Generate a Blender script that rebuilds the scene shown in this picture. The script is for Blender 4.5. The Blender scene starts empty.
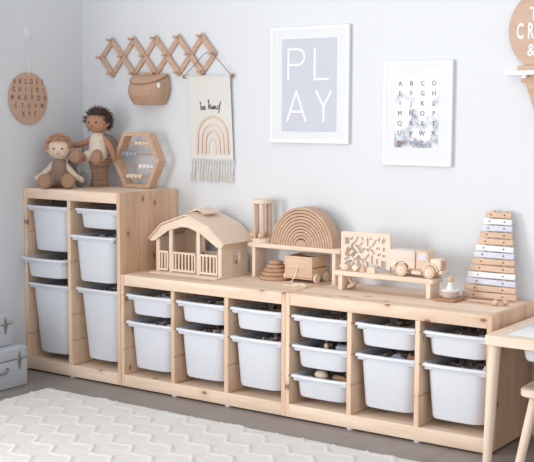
import bpy, bmesh, math, random
from mathutils import Vector, Matrix
S = bpy.context.scene
COL = S.collection
R = math.radians
rnd = random.Random(7)

# ------------------------------------------------------------------ colours and materials
def lin(c):
    return tuple(((v/255)/12.92 if v/255 <= .04045 else ((v/255+.055)/1.055)**2.4) for v in c) + (1,)

def new_mat(name):
    m = bpy.data.materials.new(name); m.use_nodes = True
    nt = m.node_tree; nt.nodes.clear()
    out = nt.nodes.new('ShaderNodeOutputMaterial')
    b = nt.nodes.new('ShaderNodeBsdfPrincipled')
    nt.links.new(b.outputs[0], out.inputs[0])
    return m, nt, b, out

def math_node(nt, op, a, b=None, c=None):
    n = nt.nodes.new('ShaderNodeMath'); n.operation = op
    for i, v in enumerate((a, b, c)):
        if v is None: continue
        if isinstance(v, (int, float)): n.inputs[i].default_value = v
        else: nt.links.new(v, n.inputs[i])
    return n.outputs[0]

def mixc(nt, fac, a, b, mode='MIX'):
    n = nt.nodes.new('ShaderNodeMix'); n.data_type = 'RGBA'; n.blend_type = mode
    for sock, v in ((n.inputs[0], fac), (n.inputs[6], a), (n.inputs[7], b)):
        if isinstance(v, (int, float)): sock.default_value = v
        elif isinstance(v, tuple): sock.default_value = v
        else: nt.links.new(v, sock)
    return n.outputs[2]

def noise(nt, vec, scale, detail=3, rough=.5):
    n = nt.nodes.new('ShaderNodeTexNoise'); n.inputs['Scale'].default_value = scale
    n.inputs['Detail'].default_value = detail; n.inputs['Roughness'].default_value = rough
    if vec is not None: nt.links.new(vec, n.inputs['Vector'])
    return n.outputs['Fac']

def bump(nt, b, height, strength, dist=.001):
    n = nt.nodes.new('ShaderNodeBump'); n.inputs['Strength'].default_value = strength
    n.inputs['Distance'].default_value = dist
    nt.links.new(height, n.inputs['Height']); nt.links.new(n.outputs[0], b.inputs['Normal'])

def plain(name, col, rough=.6, noise_amt=.05, nscale=40, metallic=0, bmp=0, bscale=200, sheen=0):
    m, nt, b, out = new_mat(name)
    tc = nt.nodes.new('ShaderNodeTexCoord')
    f = noise(nt, tc.outputs['Object'], nscale, 3)
    c = lin(col)
    c1 = tuple(min(1, v*(1+noise_amt)) for v in c[:3])+(1,); c0 = tuple(v*(1-noise_amt) for v in c[:3])+(1,)
    nt.links.new(mixc(nt, f, c0, c1), b.inputs['Base Color'])
    b.inputs['Roughness'].default_value = rough; b.inputs['Metallic'].default_value = metallic
    if sheen: b.inputs['Sheen Weight'].default_value = sheen
    if bmp: bump(nt, b, noise(nt, tc.outputs['Object'], bscale, 4), bmp)
    return m

def wood(name, light, dark, grain='x', stave='y', width=.07, knots=.0, var=.06, fine=1.0, rough=.55):
    """pine: long grain along one axis, glued staves across another, sparse knots"""
    m, nt, b, out = new_mat(name)
    tc = nt.nodes.new('ShaderNodeTexCoord'); oi = nt.nodes.new('ShaderNodeObjectInfo')
    add = nt.nodes.new('ShaderNodeVectorMath'); add.operation = 'ADD'
    off = nt.nodes.new('ShaderNodeCombineXYZ')
    r = math_node(nt, 'MULTIPLY', oi.outputs['Random'], 7.3)
    for i in range(3): nt.links.new(r, off.inputs[i])
    nt.links.new(tc.outputs['Object'], add.inputs[0]); nt.links.new(off.outputs[0], add.inputs[1])
    sp = nt.nodes.new('ShaderNodeSeparateXYZ'); nt.links.new(add.outputs[0], sp.inputs[0])
    ax = {'x': sp.outputs[0], 'y': sp.outputs[1], 'z': sp.outputs[2]}
    rest = [k for k in 'xyz' if k != grain]
    st = stave; ot = [k for k in rest if k != stave][0]
    idx = math_node(nt, 'FLOOR', math_node(nt, 'DIVIDE', ax[st], width))
    wn = nt.nodes.new('ShaderNodeTexWhiteNoise'); wn.noise_dimensions = '1D'
    nt.links.new(idx, wn.inputs['W'])
    u = math_node(nt, 'ADD', ax[grain], math_node(nt, 'MULTIPLY', wn.outputs[0], 5.0))
    cb = nt.nodes.new('ShaderNodeCombineXYZ')
    nt.links.new(math_node(nt, 'MULTIPLY', u, 1.6*fine), cb.inputs[0])
    nt.links.new(math_node(nt, 'MULTIPLY', ax[st], 15*fine), cb.inputs[1])
    nt.links.new(math_node(nt, 'MULTIPLY', ax[ot], 15*fine), cb.inputs[2])
    n1 = nt.nodes.new('ShaderNodeTexNoise'); n1.inputs['Scale'].default_value = 2.2
    n1.inputs['Detail'].default_value = 5; n1.inputs['Distortion'].default_value = .6
    nt.links.new(cb.outputs[0], n1.inputs['Vector'])
    rp = nt.nodes.new('ShaderNodeValToRGB'); rp.color_ramp.elements[0].position = .3
    rp.color_ramp.elements[1].position = .7
    nt.links.new(n1.outputs['Fac'], rp.inputs[0])
    c = mixc(nt, rp.outputs[0], lin(dark), lin(light))
    g = math_node(nt, 'ADD', 1-var, math_node(nt, 'MULTIPLY', wn.outputs[0], 2*var))
    comb = nt.nodes.new('ShaderNodeCombineColor')
    nt.links.new(g, comb.inputs[0])
    nt.links.new(math_node(nt, 'POWER', g, 1.25), comb.inputs[1]); nt.links.new(math_node(nt, 'POWER', g, 1.6), comb.inputs[2])
    c = mixc(nt, 1.0, c, comb.outputs[0], 'MULTIPLY')
    if knots:
        kb = nt.nodes.new('ShaderNodeCombineXYZ')
        nt.links.new(math_node(nt, 'MULTIPLY', u, 5.0), kb.inputs[0])
        nt.links.new(math_node(nt, 'MULTIPLY', ax[st], 9), kb.inputs[1])
        v = nt.nodes.new('ShaderNodeTexVoronoi'); v.voronoi_dimensions = '2D'; v.inputs['Scale'].default_value = 1.0
        nt.links.new(kb.outputs[0], v.inputs['Vector'])
        sc = nt.nodes.new('ShaderNodeSeparateColor'); nt.links.new(v.outputs['Color'], sc.inputs[0])
        chance = math_node(nt, 'LESS_THAN', sc.outputs[0], knots)
        mr = nt.nodes.new('ShaderNodeMapRange'); mr.inputs[1].default_value = .045; mr.inputs[2].default_value = .085
        mr.inputs[3].default_value = 1; mr.inputs[4].default_value = 0
        nt.links.new(v.outputs['Distance'], mr.inputs[0])
        k = math_node(nt, 'MULTIPLY', chance, mr.outputs[0])
        mr2 = nt.nodes.new('ShaderNodeMapRange'); mr2.inputs[1].default_value = .07; mr2.inputs[2].default_value = .24
        mr2.inputs[3].default_value = .35; mr2.inputs[4].default_value = 0
        nt.links.new(v.outputs['Distance'], mr2.inputs[0])
        k2 = math_node(nt, 'MULTIPLY', chance, mr2.outputs[0])
        c = mixc(nt, k2, c, lin((196, 150, 108)))
        c = mixc(nt, math_node(nt, 'MULTIPLY', k, .8), c, lin((128, 82, 52)))
    nt.links.new(c, b.inputs['Base Color'])
    b.inputs['Roughness'].default_value = rough
    b.inputs['Specular IOR Level'].default_value = .35
    bump(nt, b, n1.outputs['Fac'], .08)
    return m

PL, PD = (238, 218, 199), (225, 197, 172)
M = {}
M['pine_x'] = wood('pine_grain_along_x', PL, PD, 'x', 'y', .062, .30, .09)
M['pine_xz'] = wood('pine_rail', PL, PD, 'x', 'z', .2, .34, .03)
M['pine_z'] = wood('pine_upright', (234, 207, 182), (220, 185, 156), 'z', 'y', .056, .30, .11)
M['pine_end'] = wood('pine_end_panel', (234, 204, 180), (216, 178, 150), 'z', 'y', .056, .34, .20)
M['birch'] = wood('birch_plywood', (238, 220, 202), (230, 207, 186), 'x', 'z', .5, 0, .01)
M['birch_z'] = wood('birch_upright', (238, 220, 202), (230, 207, 186), 'z', 'y', .5, 0, .01)
M['beech'] = wood('beech_toy', (224, 194, 170), (208, 174, 148), 'x', 'z', .5, 0, .01, 2)
M['beech_z'] = wood('beech_toy_upright', (224, 194, 170), (208, 174, 148), 'z', 'x', .5, 0, .01, 2)
M['rainbow'] = wood('rainbow_wood', (206, 174, 150), (188, 153, 128), 'x', 'z', .5, 0, .01, 2)
M['rack'] = wood('rack_wood', (206, 174, 152), (192, 158, 136), 'x', 'y', .5, 0, .02, 3)
M['signwood'] = wood('sign_wood', (206, 176, 156), (194, 162, 142), 'x', 'z', .09, 0, .05, 1)
M['hex'] = wood('hexagon_wood', (214, 182, 156), (198, 162, 134), 'x', 'z', .5, 0, .01, 2)
M['tan'] = wood('tan_wood', (196, 160, 132), (178, 140, 112), 'x', 'z', .5, 0, .01, 3)
M['walnut'] = wood('brown_wood', (178, 136, 108), (150, 110, 84), 'x', 'y', .5, 0, .02, 3)
M['white'] = plain('white_paint', (232, 234, 237), .45, .01)
M['mat_white'] = plain('white_mount', (226, 229, 234), .8, .01)
M['lav'] = plain('lavender_paint', (208, 211, 225), .5, .02)
M['cover'] = plain('beige_cover', (226, 212, 200), .8, .02)
M['cabwood'] = wood('cab_wood', (228, 204, 184), (214, 186, 162), 'x', 'z', .5, 0, .01, 2)
M['canvas'] = plain('cream_cloth', (222, 220, 216), .95, .03, 60, 0, .5, 500)
M['cream'] = plain('cream_skin_cloth', (222, 200, 180), .95, .04, 80, 0, .3, 600)
M['brownskin'] = plain('brown_skin_cloth', (182, 138, 110), .95, .05, 80, 0, .3, 600)
M['overall'] = plain('taupe_knit', (148, 124, 110), .95, .12, 300, 0, .6, 500)
M['romper'] = plain('cream_knit', (226, 212, 196), .95, .07, 250, 0, .6, 500)
M['shoe'] = plain('tan_felt_shoe', (164, 128, 106), .95, .10, 300, 0, .4, 500)
M['hairfair'] = plain('fair_fluffy_hair', (206, 164, 136), .9, .15, 60)
M['hairdark'] = plain('dark_fluffy_hair', (98, 78, 73), .9, .2, 60)
M['eye'] = plain('dark_eye', (50, 40, 40), .3, 0)
M['felt'] = plain('grey_felt', (146, 142, 144), .95, .06, 90, 0, .4, 400)
M['wicker'] = plain('wicker_cane', (178, 134, 106), .7, .22, 220, 0, .3, 300)
M['basket'] = plain('basket_weave', (196, 162, 138), .8, .30, 140, 0, .3, 300)
M['darkline'] = plain('dark_brown_ink', (112, 78, 58), .8, 0)
M['ink'] = plain('grey_ink', (120, 122, 132), .8, .1)
M['scriptink'] = plain('script_ink', (88, 78, 80), .8, .02)
M['print'] = plain('pale_grey_blue_print', (200, 203, 215), .8, .015)
M['letter'] = plain('white_letter', (236, 239, 244), .8, 0)
M['peach'] = plain('peach_print', (224, 198, 178), .9, .08, 200)
M['peach2'] = plain('pale_peach_print', (228, 207, 190), .9, .08, 200)
M['suit'] = plain('pale_blue_board', (190, 194, 202), .6, .03, 150, 0, .15, 400)
M['metal'] = plain('aged_metal', (150, 144, 142), .4, .1, 200, .6)
M['string'] = plain('grey_string', (120, 112, 110), .9, .05)
M['cord'] = plain('cream_cord', (240, 226, 208), .9, .03)
M['nail'] = plain('dark_screw', (70, 50, 44), .4, .05, 100, .4)
M['foot'] = plain('white_plastic_foot', (215, 220, 226), .4, 0)
M['sky'] = plain('grey_blue_bead', (165, 172, 186), .5, .02)
M['silver'] = plain('silver_balloon_mark', (172, 178, 188), .5, .05)
M['shelfwhite'] = plain('white_shelf', (244, 245, 247), .4, 0)

# frosted plastic of the bins
m, nt, b, out = new_mat('frosted_plastic')
tc = nt.nodes.new('ShaderNodeTexCoord')
f = noise(nt, tc.outputs['Object'], 9, 2)
nt.links.new(mixc(nt, f, lin((234, 239, 248)), lin((242, 245, 251))), b.inputs['Base Color'])
b.inputs['Roughness'].default_value = .3; b.inputs['Specular IOR Level'].default_value = .4
tr = nt.nodes.new('ShaderNodeBsdfTranslucent'); tr.inputs[0].default_value = lin((226, 232, 244))
ms = nt.nodes.new('ShaderNodeMixShader'); ms.inputs[0].default_value = .2
nt.links.new(b.outputs[0], ms.inputs[1]); nt.links.new(tr.outputs[0], ms.inputs[2])
nt.links.new(ms.outputs[0], out.inputs[0]); M['plastic'] = m
# jumble of toys: every small piece has a tone of its own
m, nt, b, out = new_mat('mixed_small_toys')
geo = nt.nodes.new('ShaderNodeNewGeometry'); rp = nt.nodes.new('ShaderNodeValToRGB')
nt.links.new(geo.outputs['Random Per Island'], rp.inputs[0]); rp.color_ramp.interpolation = 'CONSTANT'
cr = rp.color_ramp
cr.elements[0].color = lin((158, 138, 128)); cr.elements[1].position = .22; cr.elements[1].color = lin((104, 92, 88))
for p, c in ((.42, (190, 162, 142)), (.58, (212, 210, 212)), (.72, (158, 156, 162)), (.84, (220, 206, 192)), (.94, (240, 240, 241))):
    e = cr.elements.new(p); e.color = lin(c)
nt.links.new(rp.outputs[0], b.inputs['Base Color']); b.inputs['Roughness'].default_value = .7; M['jumble'] = m
# walls
def wallmat(name, c):
    m, nt, b, out = new_mat(name)
    tc = nt.nodes.new('ShaderNodeTexCoord')
    f = noise(nt, tc.outputs['Object'], 2.0, 3)
    cc = lin(c)
    nt.links.new(mixc(nt, f, tuple(v*.985 for v in cc[:3])+(1,), cc), b.inputs['Base Color'])
    b.inputs['Roughness'].default_value = .9; b.inputs['Specular IOR Level'].default_value = .2
    bump(nt, b, noise(nt, tc.outputs['Object'], 160, 3), .06)
    return m
M['wall'] = wallmat('painted_wall', (223, 226, 231))
# floor planks
m, nt, b, out = new_mat('taupe_floor_tile')
tc = nt.nodes.new('ShaderNodeTexCoord'); sp = nt.nodes.new('ShaderNodeSeparateXYZ')
nt.links.new(tc.outputs['Object'], sp.inputs[0])
def seam(coord, o, w, th):
    fr = math_node(nt, 'FRACT', math_node(nt, 'DIVIDE', math_node(nt, 'ADD', coord, 40*w-o), w))
    return math_node(nt, 'LESS_THAN', fr, th/w)
sx = seam(sp.outputs[0], 1.281, .396, .004); sy = seam(sp.outputs[1], -.447, .80, .003)
s_ = math_node(nt, 'MAXIMUM', sx, sy)
f = noise(nt, tc.outputs['Object'], 5, 5, .6)
c = mixc(nt, f, lin((132, 125, 122)), lin((150, 143, 140)))
c = mixc(nt, math_node(nt, 'MULTIPLY', s_, .55), c, lin((84, 76, 74)))
nt.links.new(c, b.inputs['Base Color']); b.inputs['Roughness'].default_value = .42
bump(nt, b, math_node(nt, 'SUBTRACT', 1, s_), .3, .001); M['floor'] = m
# rug yarn
m, nt, b, out = new_mat('off_white_yarn')
tc = nt.nodes.new('ShaderNodeTexCoord')
n1 = noise(nt, tc.outputs['Object'], 260, 4, .7)
n2 = noise(nt, tc.outputs['Object'], 14, 3)
c = mixc(nt, n2, lin((212, 209, 205)), lin((222, 219, 215)))
c = mixc(nt, n1, c, lin((230, 228, 225)))
nt.links.new(c, b.inputs['Base Color']); b.inputs['Roughness'].default_value = .95
b.inputs['Specular IOR Level'].default_value = .1
bump(nt, b, n1, .7, .003); M['rug'] = m
# watercolour print: grey-blue washes gathering low on the sheet
m, nt, b, out = new_mat('watercolour_print')
tc = nt.nodes.new('ShaderNodeTexCoord'); sp = nt.nodes.new('ShaderNodeSeparateXYZ')
nt.links.new(tc.outputs['Object'], sp.inputs[0])
f = noise(nt, tc.outputs['Object'], 16, 4, .6)
low = nt.nodes.new('ShaderNodeMapRange'); low.inputs[1].default_value = 1.40; low.inputs[2].default_value = 1.13
low.inputs[3].default_value = -.10; low.inputs[4].default_value = .14
nt.links.new(sp.outputs[2], low.inputs[0])
rp = nt.nodes.new('ShaderNodeValToRGB'); cr = rp.color_ramp
cr.elements[0].position = .50; cr.elements[0].color = lin((238, 240, 245))
cr.elements[1].position = .72; cr.elements[1].color = lin((128, 132, 142))
e = cr.elements.new(.58); e.color = lin((208, 212, 222))
nt.links.new(math_node(nt, 'ADD', f, low.outputs[0]), rp.inputs[0])
nt.links.new(rp.outputs[0], b.inputs['Base Color']); b.inputs['Roughness'].default_value = .8; M['watercolour'] = m

# ------------------------------------------------------------------ mesh helpers
def B(): return bmesh.new()

def box(bm, x0, x1, y0, y1, z0, z1, bev=0, seg=2, mat=None):
    r = bmesh.ops.create_cube(bm, size=1)
    vs = r['verts']
    for v in vs:
        v.co = Vector(((x0+x1)/2+v.co.x*(x1-x0), (y0+y1)/2+v.co.y*(y1-y0), (z0+z1)/2+v.co.z*(z1-z0)))
    if bev:
        es = list({e for v in vs for e in v.link_edges})
        q = bmesh.ops.bevel(bm, geom=es, offset=bev, segments=seg, profile=.5, affect='EDGES')
        vs = list({v for f in q['faces'] for v in f.verts} | {v for v in vs if v.is_valid})
    if mat is not None:
        bmesh.ops.transform(bm, matrix=mat, verts=vs)
    return vs

def frame_of(d):
    d = d.normalized(); a = Vector((0, 0, 1)) if abs(d.z) < .9 else Vector((1, 0, 0))
    u = d.cross(a).normalized(); return u, d.cross(u).normalized()

def rings(bm, rs, cap0=True, cap1=True, closed=False):
    vr = [[bm.verts.new(p) for p in r] for r in rs]
    n = len(vr[0]); m_ = len(vr)
    for i in range(m_ if closed else m_-1):
        a, b_ = vr[i], vr[(i+1) % m_]
        for j in range(n):
            bm.faces.new((a[j], a[(j+1) % n], b_[(j+1) % n], b_[j]))
    if not closed:
        if cap0: bm.faces.new(list(reversed(vr[0])))
        if cap1: bm.faces.new(vr[-1])
    return vr

def cyl(bm, p0, p1, r0, r1=None, n=20, bev=0):
    p0, p1 = Vector(p0), Vector(p1); r1 = r0 if r1 is None else r1
    u, v = frame_of(p1-p0); d = (p1-p0).normalized()
    st = [(p0, r0), (p1, r1)]
    if bev: st = [(p0, r0-bev), (p0+d*bev, r0), (p1-d*bev, r1), (p1, r1-bev)]
    rings(bm, [[c+(u*math.cos(t)+v*math.sin(t))*r for t in [2*math.pi*i/n for i in range(n)]] for c, r in st])

def tube(bm, pts, r, n=8, closed=False, radii=None):
    pts = [Vector(p) for p in pts]; rs = []
    d0 = (pts[1]-pts[0]).normalized(); u, v = frame_of(d0)
    for i, p in enumerate(pts):
        a = pts[(i-1) % len(pts)] if (i or closed) else p
        c = pts[(i+1) % len(pts)] if (i < len(pts)-1 or closed) else p
        d = (c-a).normalized()
        u = (u-d*u.dot(d)).normalized(); v = d.cross(u)
        rr = radii[i] if radii else r
        rs.append([p+(u*math.cos(t)+v*math.sin(t))*rr for t in [2*math.pi*k/n for k in range(n)]])
    rings(bm, rs, closed=closed)

def lathe(bm, prof, c=(0, 0, 0), n=32, mat=None):
    c = Vector(c); rs = []
    for r, z in prof:
        ring = [c+Vector((r*math.cos(2*math.pi*i/n), r*math.sin(2*math.pi*i/n), z)) for i in range(n)]
        if mat is not None: ring = [mat @ p for p in ring]
        rs.append(ring)
    rings(bm, rs)

def ball(bm, c, r, sx=1, sy=1, sz=1, n=16, mat=None):
    q = bmesh.ops.create_uvsphere(bm, u_segments=n, v_segments=max(6, n//2+2), radius=r)
    for v in q['verts']:
        p = Vector((v.co.x*sx, v.co.y*sy, v.co.z*sz))
        if mat is not None: p = mat @ p
        v.co = p+Vector(c)

def prism(bm, pts, axis, a0, a1, bev=0):
    """closed outline pts (2-D) extruded along axis from a0 to a1"""
    def mk(p, a):
        return {'x': (a, p[0], p[1]), 'y': (p[0], a, p[1]), 'z': (p[0], p[1], a)}[axis]
    vs0 = [bm.verts.new(mk(p, a0)) for p in pts]; vs1 = [bm.verts.new(mk(p, a1)) for p in pts]
    n = len(pts)
    f = [bm.faces.new(vs0), bm.faces.new(list(reversed(vs1)))]
    for i in range(n): f.append(bm.faces.new((vs0[i], vs1[i], vs1[(i+1) % n], vs0[(i+1) % n])))
    if bev:
        es = [e for e in {e for q in f[:2] for e in q.edges}]
        bmesh.ops.bevel(bm, geom=es, offset=bev, segments=1, profile=.5, affect='EDGES')

def rrect(x0, x1, y0, y1, r, n=5, bow=0):
    pts = []
    for cx, cy, a in ((x1-r, y1-r, 0), (x0+r, y1-r, 90), (x0+r, y0+r, 180), (x1-r, y0+r, 270)):
        for i in range(n+1):
            t = R(a+90*i/n); pts.append((cx+r*math.cos(t), cy+r*math.sin(t)))
        if a == 180 and bow:                       # extra points along the front edge so that it can bow
            for i in range(1, 8):
                pts.append((x0+r+(x1-x0-2*r)*i/8, y0))
    if bow:
        mx, hw = (x0+x1)/2, (x1-x0)/2
        pts = [(x, y-bow*(1-((x-mx)/hw)**2) if y < y0+r+1e-6 else y) for x, y in pts]
    return pts

def obj(name, bm, mat, parent=None, smooth=40, loc=None):
    bmesh.ops.recalc_face_normals(bm, faces=bm.faces[:])
    me = bpy.data.meshes.new(name); bm.to_mesh(me); bm.free()
    return objm(name, me, mat, parent, smooth, loc)

def objm(name, me, mat, parent=None, smooth=40, loc=None):
    me.materials.clear(); me.materials.append(mat if not isinstance(mat, str) else M[mat])
    if smooth:
        me.polygons.foreach_set('use_smooth', [True]*len(me.polygons))
        me.set_sharp_from_angle(angle=R(smooth))
    o = bpy.data.objects.new(name, me); COL.objects.link(o)
    if parent is not None: o.parent = parent
    if loc: o.location = loc
    return o

def tag(o, label, cat, group=None, kind=None):
    if label: o['label'] = label
    if cat: o['category'] = cat
    if group: o['group'] = group
    if kind: o['kind'] = kind
    return o

def thing(name, label, cat, loc=(0, 0, 0), rz=0, group=None):
    o = bpy.data.objects.new(name, None); COL.objects.link(o)
    o.empty_display_size = .05; o.location = loc; o.rotation_euler = (0, 0, rz)
    return tag(o, label, cat, group)

def structure(name, bm, mat):
    o = obj(name, bm, mat); o['kind'] = 'structure'; return o

def dup(root, loc, rz=None, label=None, group=None):
    r = root.copy(); COL.objects.link(r); r.location = loc
    if rz is not None: r.rotation_euler = (0, 0, rz)
    if label: r['label'] = label
    if group: r['group'] = group
    for ch in list(root.children):
        c = ch.copy(); COL.objects.link(c); c.parent = r
        for g in list(ch.children):
            d = g.copy(); COL.objects.link(d); d.parent = c
    return r

def eval_mesh(o):
    dg = bpy.context.evaluated_depsgraph_get(); dg.update()
    me = bpy.data.meshes.new_from_object(o.evaluated_get(dg))
    return me

def blob(balls, voxel=.0035, smooth=6):
    """one continuous skin over tapering limbs: balls = [(p0, r0, p1, r1, squash)]"""
    bm = B()
    for p0, r0, p1, r1 in balls:
        p0, p1 = Vector(p0), Vector(p1); L = (p1-p0).length
        k = max(1, int(L/(min(r0, r1)*.35))) if L > 1e-6 else 0
        for i in range(k+1):
            t = i/k if k else 0
            q = bmesh.ops.create_icosphere(bm, subdivisions=2, radius=r0+(r1-r0)*t)
            for v in q['verts']: v.co += p0.lerp(p1, t)
    me = bpy.data.meshes.new('tmp'); bm.to_mesh(me); bm.free()
    o = bpy.data.objects.new('tmp', me); COL.objects.link(o)
    md = o.modifiers.new('r', 'REMESH'); md.mode = 'VOXEL'; md.voxel_size = voxel; md.use_smooth_shade = True
    md2 = o.modifiers.new('s', 'SMOOTH'); md2.iterations = smooth; md2.factor = .5
    out_ = eval_mesh(o); bpy.data.objects.remove(o)
    return out_

def text_mesh(s, size, depth=.0006, space=1.0, bold=0, align='CENTER'):
    """lettering lying in the XZ plane, facing -Y, centred on the origin"""
    cu = bpy.data.curves.new('t', 'FONT'); cu.body = s; cu.size = size; cu.align_x = align; cu.align_y = 'CENTER'
    cu.extrude = depth; cu.offset = bold; cu.space_character = space; cu.resolution_u = 3
    o = bpy.data.objects.new('t', cu); COL.objects.link(o)
    me = eval_mesh(o); bpy.data.objects.remove(o)
    me.transform(Matrix.Rotation(R(90), 4, 'X'))
    return me

def merge_text(items):
    """items = [(string, size, x, z, sx, bold)] -> one mesh of lettering"""
    bm = B()
    for s, size, x, z, sx, bold in items:
        me = text_mesh(s, size, .0006, 1, bold)
        me.transform(Matrix.Translation((x, 0, z)) @ Matrix.Diagonal((sx, 1, 1, 1)))
        bm.from_mesh(me)
    me = bpy.data.meshes.new('lettering'); bm.to_mesh(me); bm.free(); return me

def stroke(bm, pts, w, y0, y1):
    y0 -= .00003*(len(bm.verts) % 17)
    """flat pen stroke of width w along a polyline in the XZ plane"""
    P_ = [Vector((p[0], p[1])) for p in pts]; L, Rr = [], []
    for i, p in enumerate(P_):
        d = (P_[min(i+1, len(P_)-1)]-P_[max(i-1, 0)]).normalized(); n = Vector((-d.y, d.x))*w/2
        L.append(p+n); Rr.append(p-n)
    a = [[bm.verts.new((q.x, y, q.y)) for q in side] for side in (L, Rr) for y in (y0, y1)]
    l0, l1, r0, r1 = a
    for i in range(len(P_)-1):
        for q in ((l0, r0), (r1, l1), (l1, l0), (r0, r1)):
            bm.faces.new((q[0][i], q[0][i+1], q[1][i+1], q[1][i]))
    bm.faces.new((l0[0], l1[0], r1[0], r0[0])); bm.faces.new((l0[-1], r0[-1], r1[-1], l1[-1]))

def arc(cx, cz, rx, rz, a0=0, a1=180, n=24):
    return [(cx+rx*math.cos(R(a0+(a1-a0)*i/n)), cz+rz*math.sin(R(a0+(a1-a0)*i/n))) for i in range(n+1)]

def spline(pts, n=6):
    P_ = [Vector(p) for p in pts]; out_ = []
    for i in range(len(P_)-1):
        a, b_, c_, d_ = P_[max(i-1, 0)], P_[i], P_[i+1], P_[min(i+2, len(P_)-1)]
        for k in range(n):
            t = k/n
            out_.append(.5*((2*b_)+(c_-a)*t+(2*a-5*b_+4*c_-d_)*t*t+(3*b_-a-3*c_+d_)*t**3))
    out_.append(P_[-1]); return out_

# ------------------------------------------------------------------ the room
WX = -.634
bm = B(); box(bm, WX-.12, 4.6, 0, .12, -.05, 2.7); structure('wall_back', bm, 'wall')
bm = B()
box(bm, WX-.12, WX, -2.0, 0, -.05, 2.7); box(bm, WX-.12, WX, -5.4, -4.6, -.05, 2.7)
box(bm, WX-.12, WX, -4.6, -2.0, -.05, .28); box(bm, WX-.12, WX, -4.6, -2.0, 2.66, 2.7)
structure('wall_left', bm, 'wall')
bm = B(); box(bm, WX-.12, 4.6, -5.4, .12, -.12, 0); structure('floor', bm, 'floor')
bm = B(); box(bm, 1.86, 4.6, -.014, 0, 0, .09, .003); structure('baseboard_back', bm, 'white')

# ------------------------------------------------------------------ pine storage units
FY, BY = -.423, -.004
def grooved(x0, x1, z0, z1, sides, grooves):
    """upright board, notched with runner grooves on the inner side or sides"""
    d, h = .005, .0045
    pts = []
    if 'l' in sides:
        pts.append((x0, z0))
        for g in grooves: pts += [(x0, g-h), (x0+d, g-h), (x0+d, g+h), (x0, g+h)]
        pts.append((x0, z1))
    else: pts += [(x0, z0), (x0, z1)]
    if 'r' in sides:
        pts.append((x1, z1))
        for g in reversed(grooves): pts += [(x1, g+h), (x1-d, g+h), (x1-d, g-h), (x1, g-h)]
        pts.append((x1, z0))
    else: pts += [(x1, z1), (x1, z0)]
    bm = B(); prism(bm, pts, 'y', FY, BY, 0.0012); return bm

def storage_unit(label, x0, w, H, divs, grooves, apron, feet, group=None, top_apron=.05):
    t = thing('storage_unit', label, 'storage unit', (x0, 0, 0))
    T = .02; zb = .008; G = grooves
    obj('side_panel', grooved(0, T, zb, H, 'r', G), 'pine_z', t)
    obj('side_panel', grooved(w-T, w, zb, H, 'l', G), 'pine_end', t)
    for d in divs: obj('divider', grooved(d[0]-x0, d[1]-x0, zb+.0552, H-top_apron-.0005, 'lr', G), 'pine_z', t)
    bm = B(); box(bm, T, w-T, FY+.012, BY, H-.018, H-.0005); obj('top_panel', bm, 'pine_x', t)
    bm = B(); box(bm, T, w-T, FY, FY+.0125, H-top_apron, H-.0005, .003); obj('top_rail', bm, 'pine_xz', t)
    bm = B(); box(bm, T, w-T, FY+.012, BY, zb+.034, zb+.052); obj('bottom_panel', bm, 'pine_x', t)
    bm = B(); box(bm, T, w-T, FY, FY+.0125, zb, zb+.055, .002); obj('bottom_rail', bm, 'pine_xz', t)
    bm = B(); box(bm, T, w-T, BY-.004, BY, zb+.052, H-.018); obj('back_rail', bm, 'pine_xz', t)
    for fx in feet:
        bm = B(); cyl(bm, (fx-x0, FY+.022, 0), (fx-x0, FY+.022, zb), .017, .017, 20); obj('foot', bm, 'foot', t)
        bm = B(); cyl(bm, (fx-x0, BY-.03, 0), (fx-x0, BY-.03, zb), .014, .012, 16); obj('foot', bm, 'foot', t)
    return t
GL = [.190-.006, .316-.006, .442-.006]
GT = [.190-.006, .316-.006, .442-.006, .57-.006, .697-.006, .822-.006]
TH, LH = .905, .53
storage_unit('tall narrow pine storage frame with two columns of white bins in the corner', -.632, .630, TH,
             [(-.338, -.316)], GT, .05, [-.327])
storage_unit('low pine storage frame joined to the tall frame, barn toy standing on it', 0, .9185, LH,
             [(.300, .321), (.599, .621)], GL, .05, [.31, .61])
storage_unit('low pine storage frame beside the white-topped table, xylophone standing on it', .9195, .9175, LH,
             [(1.217, 1.238), (1.521, 1.542)], GL, .05, [1.227, 1.531])

# ------------------------------------------------------------------ bins
BW = .284
def bin_meshes(h):
    D = .395
    x0, x1, y0, y1 = -BW/2, BW/2, -D, 0
    def lp(ix, iy, r, z, bow): return [Vector((p[0], p[1], z)) for p in rrect(x0+ix, x1-ix, y0+iy, y1-iy, r, 5, bow)]
    taper = {'s': .006, 'm': .012, 'l': .022}[h[1]]
    H = h[0]; T = .0135; e = .0022
    bm = B()
    levels = [(T+taper+.012, 0), (T+taper+.003, .003), (T+taper, .012), (T, H-.012)]
    outer = [lp(i, i, .045, z, .008) for i, z in levels]
    inner = [lp(i+e, i+e, .043, max(z, .004), .008) for i, z in levels]
    rings(bm, outer+inner[::-1])
    tub = (bm,)
    bm2 = B()
    prof = [(T-.001, H-.016), (.012, H-.022), (.010, H-.021), (.009, H-.014), (.003, H-.013), (0, H-.011), (0, H-.002), (.002, H),
            (.012, H), (T-.001, H-.004), (T+e+.001, H-.0125)]
    rings(bm2, [lp(i, i, .012+i*1.6, z, .010) for i, z in prof], closed=True)
    # the two lugs under the front lip
    for sx in (-1, 1):
        box(bm2, *(sorted((sx*(BW/2-.052), sx*(BW/2-.012)))), y0+.007, y0+.022, H-.027, H-.010, .004)
    return bm, bm2
SIZES = {'s': (.095, 's'), 'm': (.221, 'm'), 'l': (.346, 'l')}
protos = {}
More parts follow.
